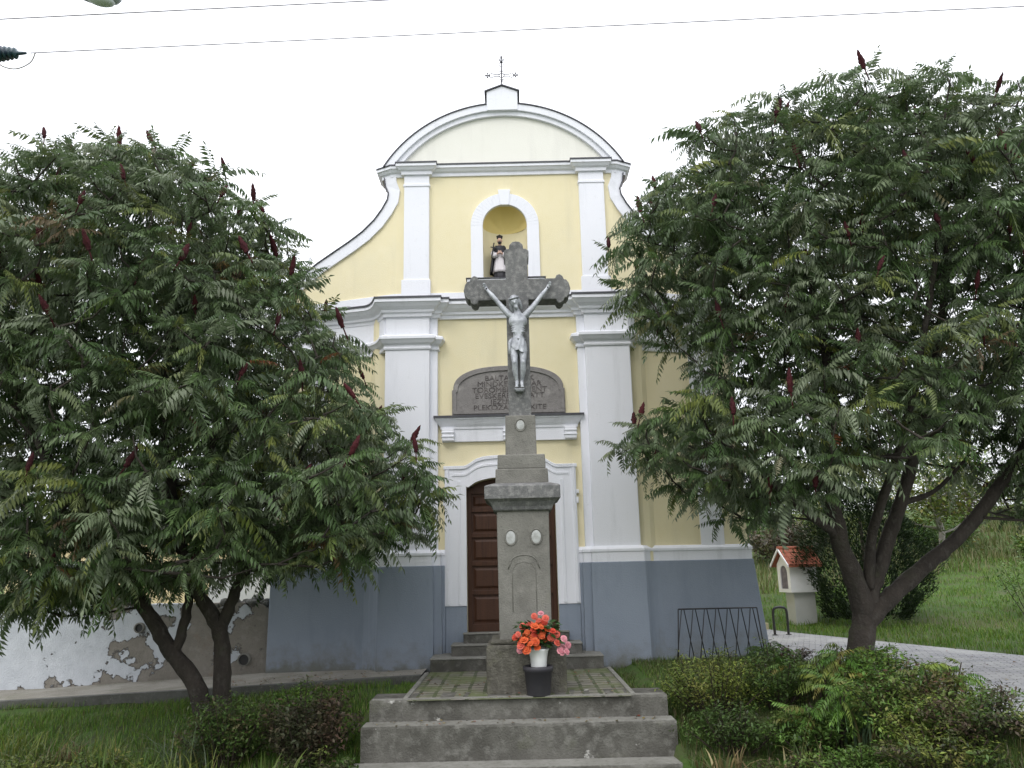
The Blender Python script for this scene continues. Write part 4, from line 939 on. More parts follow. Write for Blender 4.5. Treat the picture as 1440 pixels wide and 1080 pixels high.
# ================================================================== retaining wall on the left
def wall_mat():
    m_ = mat('grey_bare_render', (.26, .24, .21), .95, [(2, .4, .65, (.19, .175, .15), .8), (8, .5, .7, (.32, .30, .27), .6), (20, .58, .72, (.11, .10, .09), .6), (1.3, .6, .72, (.24, .15, .10), .5)], .6, 40)
    n_ = m_.node_tree.nodes; l_ = m_.node_tree.links; p = n_['Principled BSDF']; src = p.inputs['Base Color'].links[0].from_socket
    g_ = n_.new('ShaderNodeNewGeometry'); se = n_.new('ShaderNodeSeparateXYZ'); l_.new(g_.outputs['Position'], se.inputs[0])
    no = n_.new('ShaderNodeTexNoise'); no.inputs['Scale'].default_value = 1.7; no.inputs['Detail'].default_value = 9; no.inputs['Roughness'].default_value = .58; l_.new(g_.outputs['Position'], no.inputs['Vector'])
    rx = n_.new('ShaderNodeMapRange'); rx.inputs[1].default_value = -9.4; rx.inputs[2].default_value = -4.2; rx.inputs[3].default_value = .27; rx.inputs[4].default_value = -.15; l_.new(se.outputs['X'], rx.inputs[0])
    rz_ = n_.new('ShaderNodeMapRange'); rz_.inputs[1].default_value = -.35; rz_.inputs[2].default_value = .0; rz_.inputs[3].default_value = -.16; rz_.inputs[4].default_value = 0; l_.new(se.outputs['Z'], rz_.inputs[0])
    a1 = n_.new('ShaderNodeMath'); l_.new(no.outputs['Fac'], a1.inputs[0]); l_.new(rx.outputs[0], a1.inputs[1])
    a2 = n_.new('ShaderNodeMath'); l_.new(a1.outputs[0], a2.inputs[0]); l_.new(rz_.outputs[0], a2.inputs[1])
    th_ = n_.new('ShaderNodeMapRange'); th_.inputs[1].default_value = .505; th_.inputs[2].default_value = .515; l_.new(a2.outputs[0], th_.inputs[0])
    ed = n_.new('ShaderNodeMapRange'); ed.inputs[1].default_value = .485; ed.inputs[2].default_value = .505; ed.inputs[4].default_value = .75; l_.new(a2.outputs[0], ed.inputs[0])
    m0 = n_.new('ShaderNodeMix'); m0.data_type = 'RGBA'; l_.new(ed.outputs[0], m0.inputs['Factor']); l_.new(src, m0.inputs['A']); m0.inputs['B'].default_value = (.06, .055, .05, 1)
    n2 = n_.new('ShaderNodeTexNoise'); n2.inputs['Scale'].default_value = 5; n2.inputs['Detail'].default_value = 6; l_.new(g_.outputs['Position'], n2.inputs['Vector'])
    wc = n_.new('ShaderNodeMix'); wc.data_type = 'RGBA'; wc.inputs['A'].default_value = (.42, .45, .49, 1); wc.inputs['B'].default_value = (.66, .69, .73, 1); l_.new(n2.outputs['Fac'], wc.inputs['Factor'])
    m1 = n_.new('ShaderNodeMix'); m1.data_type = 'RGBA'; l_.new(th_.outputs[0], m1.inputs['Factor']); l_.new(m0.outputs['Result'], m1.inputs['A']); l_.new(wc.outputs['Result'], m1.inputs['B'])
    l_.new(m1.outputs['Result'], p.inputs['Base Color'])
    bp = n_.new('ShaderNodeBump'); bp.inputs['Strength'].default_value = 1; bp.inputs['Distance'].default_value = .025; l_.new(th_.outputs[0], bp.inputs['Height'])
    old = p.inputs['Normal'].links[0].from_node; l_.new(old.outputs[0], bp.inputs['Normal']); l_.new(bp.outputs[0], p.inputs['Normal']); return m_
M['peel'] = wall_mat()
rw_ = empty('retaining_wall', (-9, 14.0, -.35), 0, 'low white plastered wall peeling to grey render left of the church', 'wall')
b = MB(); nW = 110; rd = random.Random(2)
for i in range(nW+1):
    x = -7+11.8*i/nW
    broken = x+(-9) > -4.75
    top = 1.40-.05*(i/nW)+rd.uniform(-.006, .006)-(rd.uniform(.0, .12) if broken else 0)
    b.v += [(x, 0, -.3), (x, .006*math.sin(x*1.7), .45), (x, .006*math.sin(x*2.3+1), .95), (x, 0, top), (x, .38, top), (x, .38, -.3)]
for i in range(nW):
    for j in range(5): b.f.append((i*6+j, (i+1)*6+j, (i+1)*6+j+1, i*6+j+1))
b.f += [(0, 1, 2, 3, 4, 5), tuple(nW*6+j for j in (5, 4, 3, 2, 1, 0))]
b.build('wall', M['peel'], rw_)
b = MB(); b.box(-7, 2.6, -.03, .42, 1.372, 1.46); b.build('coping', M['kerb'], rw_, bevel=.015)
b = MB()
for i in range(22):
    x = 4.0+rd.uniform(-.1, .72); b.ball((x, rd.uniform(.03, .3), 1.28+rd.uniform(-.06, .16)), (rd.uniform(.06, .16), rd.uniform(.05, .1), rd.uniform(.03, .07)), 7, 5, Euler((rd.uniform(-.4, .4), rd.uniform(-.4, .4), rd.uniform(0, 3))).to_matrix())
b.build('rubble_top', M['kerb'], rw_)
for x, z, r_ in ((2.63, .98, .065), (4.42, .43, .085)):
    q = MB(); q.lathe([(r_, -.05), (r_+.022, -.05), (r_+.022, .2), (r_, .2), (r_, -.05)], n=20)
    pv = MB(); pv.v = [(a_, c_, b_) for a_, b_, c_ in q.v]; pv.f = q.f[:-2]
    o = pv.build('drain_pipe', M['stone'] if r_ < .07 else M['treadtop'], rw_, smooth=True); o.location = (x, -.005, z)
    q = MB(); q.add([(r_*math.cos(t_), 0, r_*math.sin(t_)) for t_ in np.linspace(0, 2*math.pi, 20, endpoint=False)], [tuple(range(20))])
    o2 = q.build('drain_hole_shade', M['black'], o); o2.location = (0, .0-.02, 0)  # black disc in the pipe mouth, painted stand-in for the shade inside
# ================================================================== house behind the wall
hs = empty('house', (-10.5, 24, -.3), 0, 'pale yellow house with grey roof glimpsed behind the left tree', 'house')
MB().box(-4.5, 4.5, 0, 6, 0, 3.0).build('wall', mat('pale_ochre_render', (.66, .55, .33), .9, [(2, .4, .7, (.58, .48, .28), .5)], .2, 50), hs)
MB().prism([(-4.9, 2.95), (4.9, 2.95), (4.9, 3.1), (0, 4.3), (-4.9, 3.1)], -.3, 6.3).build('roof', M['kerb'], hs)
for x in (-2.6, 2.2):
    fo = MB().box(x-.6, x+.6, -.05, .02, 1.0, 2.2).build('window', M['white'], hs); MB().box(x-.52, x+.52, -.06, -.045, 1.08, 2.12).build('pane', M['flash'], fo)
gp = empty('grey_shed', (-6.6, 20, -.3), 0, 'light grey rendered shed behind the wall beside the church', 'shed')
MB().box(-.9, 1.0, 0, 2.2, 0, 2.05).build('wall', mat('light_grey_render', (.52, .53, .54), .9, [(2.5, .42, .7, (.42, .43, .43), .6)], .2, 40), gp); MB().box(-1.05, 1.15, -.15, 2.3, 2.06, 2.14).build('roof', M['kerb'], gp)
# ================================================================== small plants, shrubs
def ell_leaf(wd=.5):
    V = LV*np.array([1, wd/.31, 1.2]); return (V, LF)
def shrub(name, label, cat, c, rx, ry, h, nleaf, ls, pal, wd=.5, stems=22, group=None, shape=.55, stemmat=None, top_spread=.25, lm=None, loose=1.0, seed=None):
    x0, y0 = c; z0 = float(ground_z(x0, y0)); root = empty(name, (x0, y0, z0), 0, label, cat, group)
    rd = random.Random(int(abs(x0*97+y0*31))); b_ = MB(); ends = []
    for i in range(stems):
        q = 2*math.pi*(i+rd.random())/stems; rho = rd.random()**.5
        ex_, ey_ = rx*rho*math.cos(q), ry*rho*math.sin(q); ez = h*(1-.45*rho*rho)*rd.uniform(.72, 1.08)
        gz = float(ground_z(x0+ex_*.25, y0+ey_*.25))-z0-.05
        p0 = Vector((ex_*.25, ey_*.25, gz)); p1 = Vector((ex_*.7, ey_*.7, ez*.55)); p2 = Vector((ex_, ey_, ez))
        b_.tube([p0, p1, p2], [.011, .008, .003], 5, False); ends.append((p0, p1, p2))
    b_.build('stems', stemmat or M['twig'], root)
    n_ = nleaf; e = rng.integers(0, stems, n_); t = rng.uniform(.25, 1.02, n_)**.8
    A = np.array([[list(p) for p in q] for q in ends])[e]; tt = t[:, None]
    pos_ = (1-tt)**2*A[:, 0]+2*tt*(1-tt)*A[:, 1]+tt*tt*A[:, 2]+rng.normal(0, 1, (n_, 3))*np.array([rx, ry, h*.5])*.10*loose
    az_ = rng.uniform(0, 2*np.pi, n_); el_ = rng.normal(.1, .45, n_)
    base = pick(pal, stems)[e]*.6+pick(pal, n_)*.4
    V_, F2, C2 = scatter([ell_leaf(wd)], np.zeros(n_, int), pos_, az_, el_, rng.uniform(-.6, .6, n_), ls*rng.uniform(.7, 1.3, n_), base)
    link('foliage', np_mesh('foliage', V_, F2, C2), lm or M['shrubleaf'], root); return root
def frond_plant(label, c, n_, size, h, pal, group=None, cat='shrub', name='sumac_sucker', spread=.25):
    x0, y0 = c; z0 = float(ground_z(x0, y0)); root = empty(name, (x0, y0, z0), 0, label, cat, group); rd = random.Random(int(abs(x0*53+y0*17)))
    b_ = MB(); pos_, az_, el_, sc2, wh_ = [], [], [], [], []
    ns_ = max(3, n_//7)
    for i in range(ns_):
        q = rd.uniform(0, 6.28); rr_ = spread*rd.random()**.5; p = Vector((rr_*math.cos(q), rr_*math.sin(q), h*rd.uniform(.55, 1)))
        b_.tube([(p.x*.5, p.y*.5, -.08), (p.x*.8, p.y*.8, p.z*.6), p], [.012, .009, .006], 5)
        for j in range(7):
            pos_.append((p.x, p.y, p.z-rd.uniform(0, .25)*h)); az_.append(rd.uniform(0, 6.28)); el_.append(rd.uniform(-.1, .8)); sc2.append(size*rd.uniform(.75, 1.2)); wh_.append(rd.randrange(6))
    b_.build('stems', M['twig'], root); k_ = len(pos_)
    V_, F2, C2 = scatter(FRONDS, np.array(wh_), np.array(pos_), np.array(az_), np.array(el_), rng.uniform(-.3, .3, k_), np.array(sc2), pick(pal, k_))
    link('foliage', np_mesh('foliage', V_, F2, C2), M['shrubleaf'], root); return root
def strap_plant(label, c, n_, h, wd, pal, lean=.5, group=None, name='strap_leaf_plant', cat='plant', spread=.12):
    x0, y0 = c; z0 = float(ground_z(x0, y0)); VV, FF = [], []; K_ = 6
    az_ = rng.uniform(0, 2*np.pi, n_); ln = rng.uniform(.6, 1.1, n_)*h; lv = rng.uniform(.1, 1, n_)*lean; bx, by = rng.normal(0, spread, (2, n_))
    cols = np.repeat(pick(pal, n_), K_*2, 0)
    for i in range(n_):
        d = np.array([math.cos(az_[i]), math.sin(az_[i])]); s_ = np.array([-d[1], d[0]])
        for k in range(K_):
            t = k/(K_-1); hor = ln[i]*lv[i]*t*t; ver = ln[i]*(t-.45*lv[i]*t*t*t); w_ = wd*(1-t**2.2)*.5+.0008
            cpt = np.array([bx[i], by[i]])+d*hor
            VV.append([*(cpt+s_*w_), ver-.02]); VV.append([*(cpt-s_*w_), ver-.02])
        o_ = i*K_*2
        for k in range(K_-1): FF.append([o_+2*k, o_+2*k+1, o_+2*k+3, o_+2*k+2])
    o = link(name, np_mesh(name, np.array(VV), np.array(FF), cols), M['grassblade']); o.location = (x0, y0, z0); return tag(o, label, cat, group)

DG = [(4, (.055, .105, .022)), (3, (.08, .14, .03)), (1, (.13, .17, .04))]
BR = [(4, (.06, .05, .03)), (3, (.045, .055, .025)), (2, (.10, .06, .04)), (1, (.13, .10, .06))]
YG = [(3, (.13, .18, .03)), (3, (.17, .205, .036)), (2, (.09, .14, .028)), (1, (.22, .20, .05))]
MG = [(3, (.07, .155, .022)), (3, (.105, .195, .032)), (1, (.16, .22, .04))]
GP = 'strap leaved plants near the steps'
YL = [(3, (.12, .17, .035)), (3, (.09, .14, .03)), (1, (.16, .18, .06))]
GB = 'low shrubs in the beds beside the steps'
shrub('shrub', 'dark green shrub with brown tips below the leaning trunks', 'shrub', (-3.35, 9.85), .66, .55, .85, 4000, .055, DG+[(2, (.09, .06, .035))], .5, 30, GB)
shrub('shrub', 'brownish wilting shrub with pale dry leaf edges left of the front steps', 'shrub', (-2.4, 9.75), .62, .55, .92, 4200, .06, BR, .55, 30, GB)
shrub('shrub', 'dark low shrub against the left end of the front steps', 'shrub', (-2.15, 9.2), .42, .4, .42, 1700, .055, DG+BR, .5, 18, GB)
shrub('shrub', 'sparse upright green shrub near the foot of the leaning trunks', 'shrub', (-2.75, 10.7), .55, .4, .55, 1300, .05, MG, .45, 20, GB)
shrub('shrub', 'fine leaved yellow green shrub beside the right end of the front steps', 'shrub', (2.35, 10.2), .68, .6, .74, 5200, .042, YG, .5, 34, GB)
shrub('shrub', 'dark green shrub between the yellow green shrub and the fern leaved suckers', 'shrub', (3.15, 10.3), .55, .5, .75, 2600, .06, DG, .45, 26, GB)
shrub('shrub', 'dark tangled shrub low beside the right bottom step', 'shrub', (2.35, 9.45), .55, .45, .52, 2800, .05, DG+[(2, (.035, .035, .02))], .5, 22, GB)
shrub('shrub', 'mid green leafy shrub at the edge of the paved path', 'shrub', (4.25, 9.8), .65, .6, .55, 3400, .055, MG, .5, 28, GB)
shrub('shrub', 'olive shrub with reddish shoots nearest the lower right corner', 'shrub', (4.05, 8.75), .8, .6, .58, 4200, .055, MG+[(3, (.09, .05, .03)), (2, (.10, .09, .03))], .5, 30, GB)
shrub('shrub', 'bushy green shrub below the forked trunk in front of the fern leaved suckers', 'shrub', (3.2, 9.2), .6, .5, .5, 3000, .055, DG+MG, .5, 26, GB)
GS = 'young sumac suckers growing in the right bed'
frond_plant('yellow tinged fern leaved sumac sucker at the foot of the forked trunk', (4.3, 10.9), 42, .62, .45, YG, GS, spread=.35)
frond_plant('broad green fern leaved sumac sucker in the middle of the right bed', (3.6, 10.0), 84, .8, .72, MG+YG, GS, spread=.45)
frond_plant('drooping fern leaved sumac sucker in front of the middle of the right bed', (3.4, 9.2), 63, .75, .60, MG+[(2, (.12, .13, .03))], GS, spread=.35)
frond_plant('dark fern leaved sumac sucker beside the church corner', (3.55, 12.2), 28, .5, .45, DG, GS, spread=.25)
shrub('shrub', 'weedy reddish green ground plant at the very lower right corner', 'shrub', (4.3, 7.85), .7, .5, .42, 3200, .05, MG+BR, .5, 26, GB)
shrub('shrub', 'low weedy green clump below the middle of the right bed', 'shrub', (3.3, 8.3), .7, .4, .32, 2600, .05, MG+DG, .5, 26, GB)
shrub('shrub', 'reddish brown seedheads and weeds along the bottom of the right bed', 'shrub', (2.75, 8.6), .5, .35, .34, 1900, .045, BR+YG, .45, 24, GB)
shrub('shrub', 'yellow green weeds between the two dry strap leaved clumps', 'shrub', (3.9, 8.05), .55, .4, .45, 2400, .05, YG+MG, .5, 24, GB)
shrub('shrub', 'loose weedy shrub in the lower left lawn', 'shrub', (-4.5, 9.25), .7, .45, .42, 2200, .05, YG+DG, .45, 24, GB)
frond_plant('tall fern leaved sumac sucker near the right end of the bed', (4.45, 9.0), 42, .65, .5, MG+YG, GS, spread=.4)
shrub('shrub', 'dull green and brown weeds right at the bottom edge below the olive shrub', 'shrub', (3.75, 7.6), .6, .4, .42, 2600, .05, BR+DG+YG, .45, 26, GB)
shrub('shrub', 'yellowing weedy plant between the paved path and the lower right corner', 'shrub', (4.75, 7.4), .5, .4, .40, 2000, .05, BR+YG, .45, 22, GB)
strap_plant('straggling reddish grass clump in the lower left lawn', (-5.3, 9.9), 120, .5, .012, [(3, (.13, .12, .05)), (2, (.10, .14, .04)), (1, (.18, .10, .05))], 1.0, GP, spread=.18)
strap_plant('fresh green arching clump beside the dark green shrub with brown tips', (-4.15, 9.15), 100, .55, .016, YL+MG, 1.0, GP, spread=.16)
strap_plant('loose pale grass clump at the far left of the lawn', (-6.1, 10.3), 120, .45, .012, YG, 1.0, GP, spread=.2)
shrub('flower_bed_plant', 'low reddish brown plant on the bare soil by the church corner', 'plant', (4.1, 12.75), .42, .35, .25, 1100, .05, BR+[(3, (.13, .05, .03))], .5, 14)
strap_plant('bright yellow green strap leaved clump left of the bottom step', (-2.62, 8.95), 26, .52, .035, YL, .5, GP)
strap_plant('thin grassy clump with arching blades below the brown shrub', (-3.55, 9.2), 90, .55, .012, YG, 1.0, GP, spread=.2)
strap_plant('bleached blue green arching clump in the left grass', (-3.75, 9.7), 110, .62, .014, [(3, (.13, .17, .10)), (2, (.08, .12, .05))], 1.1, GP, spread=.16)
strap_plant('tall yellowish grass clump in the left lawn', (-4.7, 9.6), 140, .55, .013, YG+YL, .9, GP, spread=.16)
strap_plant('tan dry strap leaved clump right of the bottom step', (2.1, 8.9), 36, .42, .03, [(3, (.20, .15, .07)), (2, (.10, .12, .04)), (1, (.3, .25, .13))], .9, GP)
strap_plant('pale drooping strap leaved clump in front of the dark tangled shrub', (2.95, 8.75), 44, .5, .025, [(2, (.15, .16, .06)), (2, (.08, .12, .04)), (1, (.26, .22, .10))], 1.0, GP)
strap_plant('blue green upright strap leaved clump in the right bed', (3.6, 8.9), 40, .6, .026, [(3, (.08, .13, .07)), (1, (.2, .15, .07))], .6, GP)
shrub('clover_patch', 'patch of broad leaved weeds at the left lower corner', 'weeds', (-5.6, 9.6), .8, .5, .28, 1600, .05, YG, .6, 24)
# ---- grass: nobody could count it
def blades(regions, name, label):
    VV, FF, CC = [], [], []; off = 0
    for (fx, n_, h_, w_, pal) in regions:
        X, Y = fx(n_); Z = ground_z(X, Y); n2 = len(X)
        a_ = rng.uniform(0, 2*np.pi, n2); hh = h_*rng.uniform(.5, 1.3, n2); ln = hh*rng.uniform(.1, .9, n2); dx, dy = np.cos(a_), np.sin(a_); wx, wy = -dy*w_/2, dx*w_/2
        p0 = np.stack([X+wx, Y+wy, Z-.01], -1); p1 = np.stack([X-wx, Y-wy, Z-.01], -1)
        p2 = np.stack([X+dx*ln*.35-wx*.7, Y+dy*ln*.35-wy*.7, Z+hh*.62], -1); p3 = np.stack([X+dx*ln*.35+wx*.7, Y+dy*ln*.35+wy*.7, Z+hh*.62], -1)
        p4 = np.stack([X+dx*ln, Y+dy*ln, Z+hh], -1)
        V_ = np.stack([p0, p1, p2, p3, p4], 1).reshape(-1, 3); ii = np.arange(n2)*5+off
        VV.append(V_); FF.append(np.concatenate([np.stack([ii, ii+1, ii+2], -1), np.stack([ii, ii+2, ii+3], -1), np.stack([ii+3, ii+2, ii+4], -1)])); CC.append(np.repeat(pick(pal, n2), 5, 0)); off += n2*5
    o = link(name, np_mesh(name, np.concatenate(VV), np.concatenate(FF), np.clip(np.concatenate(CC), .005, 1)), M['grassblade']); return tag(o, label, kind='stuff')
BED = [(3, (.055, .10, .02)), (3, (.085, .135, .025)), (2, (.11, .10, .045)), (1, (.15, .12, .06))]
GR = [(4, (.085, .185, .018)), (3, (.12, .225, .025)), (2, (.165, .245, .035)), (1, (.19, .20, .06))]
def area(x0, x1, y0, y1, cond=None):
    def f_(n_):
        X = rng.uniform(x0, x1, n_); Y = rng.uniform(y0, y1, n_)
        cl_ = np.sin(X*2.3+1.3*np.sin(Y*1.9))*np.sin(Y*2.7+X)
        k = rng.uniform(-1.3, 1, n_) < cl_
        if cond is not None: k &= cond(X, Y)
        return X[k], Y[k]
    return f_
pedge = lambda Y: np.interp(Y, [3, 8, 12.8, 15.5], [5.0, 4.75, 4.35, 4.25]); fedge = lambda Y: np.interp(Y, [3, 8, 12.8, 15.5, 18, 22, 27], [13.5, 9.6, 7.75, 6.7, 5.75, 5.0, 4.9])
kedge = lambda X: np.interp(X, [-16, -8, -4, -1.42], [12.62, 12.57, 12.22, 12.15])
blades([(area(-12, -1.78, 8.2, 12.75, lambda X, Y: Y < kedge(X)), 110000, .095, .008, GR+[(2, (.05, .09, .02)), (1, (.15, .13, .06))]),
        (area(-1.74, -1.38, 10.3, 12.2), 3000, .05, .007, GR),
        (area(1.38, 2.3, 11.2, 13.1), 7000, .06, .007, GR),
        (area(1.38, 5.0, 6.9, 13.1, lambda X, Y: (X < pedge(Y)-.06) & ~((X < 1.8) & (Y < 10.1))), 52000, .10, .009, BED),
        (area(5.0, 20, 8, 26, lambda X, Y: X > fedge(Y)+.05), 110000, .10, .014, GR),
        (area(4.0, 34, 24, 46), 60000, .30, .03, [(3, (.09, .14, .03)), (3, (.14, .145, .05)), (2, (.19, .17, .085))])], 'grass', 'short green grass over the lawn and meadow')
rng = np.random.default_rng(5); n = 420; X = np.concatenate([rng.uniform(-1.3, 1.3, 120), rng.uniform(-4.5, -1.5, 120), rng.uniform(4.6, 7.5, 120), rng.uniform(-1.7, 1.7, 60)])
Y = np.concatenate([rng.uniform(9.95, 12.4, 120), rng.uniform(12.3, 13.2, 120), rng.uniform(9, 15, 120), rng.uniform(9.62, 9.85, 60)])
Z = np.concatenate([np.full(120, .012), strip_z(X[120:240])+.014, ground_z(X[240:360], Y[240:360])+.035, np.full(60, -.22)])
V, F_, C_ = scatter([ell_leaf(.5)], np.zeros(n, int), np.stack([X, Y, Z], -1), rng.uniform(0, 6.28, n), rng.normal(0, .12, n), rng.normal(0, .2, n), rng.uniform(.03, .075, n), pick([(3, (.16, .09, .04)), (2, (.20, .15, .05)), (1, (.25, .06, .03)), (2, (.07, .06, .03))], n))
tag(link('leaf_litter', np_mesh('leaf_litter', V, F_, C_), M['shrubleaf']), 'scattered fallen leaves on the paving and steps', kind='stuff')
# ================================================================== black wire rack
rk = empty('wire_rack', (3.12, 12.95, 0), 0, 'black zigzag wire rack standing against the grey blue plinth', 'rack')
zr = .79; x0, x1 = -.60, .63
b = MB(); b.tube([(x0, 0, zr), (x1, 0, zr)], .011, 8); b.tube([(x0, 0, zr), (x0-.06, -.03, -.12)], .010, 8); b.tube([(x1, 0, zr), (x1+.08, -.03, -.12)], .010, 8); b.build('frame', M['black'], rk, smooth=True)
for i in range(7):
    xa = x0+.07+(x1-x0-.1)*i/6.3; 
    MB().tube([(xa-.17, -.06, -.12), (xa-.02, -.01, zr), (xa+.02, .01, zr), (xa+.17, .06, -.12)], .0075, 6).build('wire_loop', M['black'], rk, smooth=True)
# ================================================================== wayside shrine
zs0 = float(ground_z(6.75, 20)); sn = empty('wayside_shrine', (6.85, 20, zs0), R(-80), 'small white wayside shrine with red tiled roof beyond the path', 'shrine')
M['shrinewhite'] = mat('white_shrine_plaster', (.80, .81, .85), .85, [(3, .45, .7, (.70, .71, .73), .5)], .2, 60)
M['shrinegrey'] = mat('grey_shrine_plaster', (.50, .51, .51), .88, [(3, .45, .7, (.42, .43, .43), .5)], .2, 60)
MB().box(-.20, .20, -.25, .30, -.1, .72).build('pier', M['shrinegrey'], sn, bevel=.01)
b = MB(); b.box(-.30, -.17, -.36, .36, .72, 1.38); b.box(.17, .30, -.36, .36, .72, 1.38); b.box(-.17, .17, -.08, .36, .72, 1.38); b.box(-.17, .17, -.36, -.08, .72, .80)
for i in range(10):
    q0, q1 = math.pi*i/10, math.pi*(i+1)/10; b.prism([(-.17*math.cos(q0), 1.18+.17*math.sin(q0)), (-.17*math.cos(q1), 1.18+.17*math.sin(q1)), (-.17*math.cos(q1), 1.38), (-.17*math.cos(q0), 1.38)], -.36, -.08)
b.prism([(-.30, 1.38), (.30, 1.38), (0, 1.66)], -.36, .36); b.build('shrine_body', M['shrinewhite'], sn)
MB().prism([(-.165, .805), (.165, .805)]+[(.165*math.cos(math.pi*i/10), 1.18+.165*math.sin(math.pi*i/10)) for i in range(11)], -.335, -.32).build('picture', mat('dim_shrine_picture', (.11, .10, .13), .4, [(9, .46, .62, (.22, .19, .22), .7)]), sn)
for s in (-1, 1):
    b = MB(); nt_ = 7
    for i in range(nt_):
        ya = -.45+.9*i/nt_
        for j in range(4):
            t0_, t1_ = j/4, (j+1)/4; xa, za = s*.42*t0_, 1.74-.38*t0_; xb, zb = s*(.42*t1_+.02), 1.74-.38*t1_-.012
            pts_ = []
            for k in range(6):
                q = math.pi*k/5; yk = ya+.064-.064*math.cos(q); up_ = .028*math.sin(q); pts_.append((yk, up_))
            bb = len(b.v)
            for yk, u_ in pts_: b.v += [(xa, yk, za+u_), (xb, yk, zb+u_+.006)]
            for k in range(5): b.f.append((bb+2*k, bb+2*k+1, bb+2*k+3, bb+2*k+2))
    b.add([(0, -.44, 1.735), (s*.43, -.44, 1.345), (s*.43, .44, 1.345), (0, .44, 1.735), (0, -.44, 1.70), (s*.43, -.44, 1.31), (s*.43, .44, 1.31), (0, .44, 1.70)], [(0, 1, 2, 3), (7, 6, 5, 4), (0, 4, 5, 1), (1, 5, 6, 2), (2, 6, 7, 3)])
    b.build('roof', M['tile'], sn, smooth=False)
    MB().prism([(0, 1.71), (s*.44, 1.31), (s*.44, 1.365), (0, 1.765)], -.475, -.445).build('verge_board', M['white'], sn)
MB().tube([(0, -.47, 1.765), (0, .47, 1.765)], .045, 8).build('ridge_tile', M['tile'], sn, smooth=True)
# ================================================================== hoop bollard, far kerb rail
zb0 = float(ground_z(5.45, 17.2)); hp_ = empty('hoop_bollard', (5.45, 17.2, zb0), R(10), 'black metal hoop bollard at the far edge of the paved path', 'bollard')
MB().tube(spline([(-.15, 0, 0), (-.155, 0, .42), (-.13, 0, .54), (-.05, 0, .57), (.05, 0, .57), (.13, 0, .54), (.155, 0, .42), (.15, 0, 0)], 4), .026, 10).build('hoop', M['black'], hp_, smooth=True)
for s in (-1, 1): MB().lathe([(.06, .0), (.06, .03), (.035, .04)], (s*.15, 0, 0), 14).build('foot', M['black'], hp_)
kb2 = MB(); kb2.box(4.7, 5.62, 18.6, 18.75, -.1, .14); tag(kb2.build('kerb', mat('pale_yellow_stone', (.42, .38, .24), .9, [(4, .4, .7, (.34, .31, .2), .6)], .3, 40), bevel=.01), kind='structure')
# ================================================================== evergreen, sapling, hill scrub
def conifer(c, rx, h, n_, label):
    x0, y0 = c; z0 = float(ground_z(x0, y0)); root = empty('evergreen_bush', (x0, y0, z0), 0, label, 'bush')
    MB().tube([(0, 0, -.1), (.02, 0, h*.5), (0, 0, h*.9)], [.09, .06, .02], 8).build('trunk', M['bark'], root)
    t = rng.uniform(0, 1, n_); ang = rng.uniform(0, 2*np.pi, n_); lump = 1+.16*np.sin(ang*5+t*9)+.10*np.sin(ang*9-t*17); rad = rx*np.sin(np.pi*(.16+.80*t))**.75*lump*rng.uniform(.55, 1, n_)**.4
    pos_ = np.stack([rad*np.cos(ang), rad*np.sin(ang), .05+t*h], -1)
    V_, F2, C2 = scatter([ell_leaf(.28)], np.zeros(n_, int), pos_, ang+rng.normal(0, .5, n_), rng.normal(.7, .4, n_), rng.uniform(-.8, .8, n_), rng.uniform(.07, .14, n_), pick([(4, (.017, .032, .012)), (2, (.026, .046, .017))], n_))
    link('crown', np_mesh('crown', V_, F2, C2), M['needle'], root)
conifer((8.3, 19.5), 1.4, 3.0, 26000, 'dark evergreen bush behind the forked trunk')
shrub('sapling', 'slender light green sapling on the meadow at the right edge', 'sapling', (11.6, 18.6), .75, .7, 1.75, 900, .10, MG, .4, 9, None, loose=1.6)
hb_ = [(9.6, 29, 1.4, 1.7, BR, 'brown bush nearest the shrine'), (12.5, 33, 1.7, 2.2, YG, 'yellow green bush behind the dark evergreen'), (16.0, 31, 1.5, 1.6, MG, 'green bush just above the meadow'), (18.5, 34, 2.0, 2.4, BR, 'dry brown bush in the middle of the slope'),
       (21.5, 32, 1.6, 1.8, MG, 'green bush near the frame edge'), (24, 38, 2.2, 2.8, YG, 'large yellow green bush near the hilltop'), (14, 40, 2.4, 3.4, DG, 'tall dark bush on the hilltop'), (19.5, 43, 2.6, 3.8, MG, 'tall green bush on the hilltop'), (27, 44, 2.8, 3.6, BR, 'big brownish bush far up the slope'), (10.8, 38, 2.0, 3.0, MG, 'green bush beyond the shrine'), (20.0, 28, 1.5, 1.7, BR+YG, 'olive brown bush low'), (16.8, 25.5, 1.1, 1.2, MG+YG, 'small light green bush low'), (23.5, 30, 1.7, 2.2, DG+MG, 'dark green bush beside the light green ones')]
for x, y, r_, h, pal, lab in hb_:
    shrub('hillside_bush', lab+' on the scrubby hill', 'bush', (x, y), r_, r_, h, 2600, .17, pal, .5, 22, 'bushes on the scrubby hill')
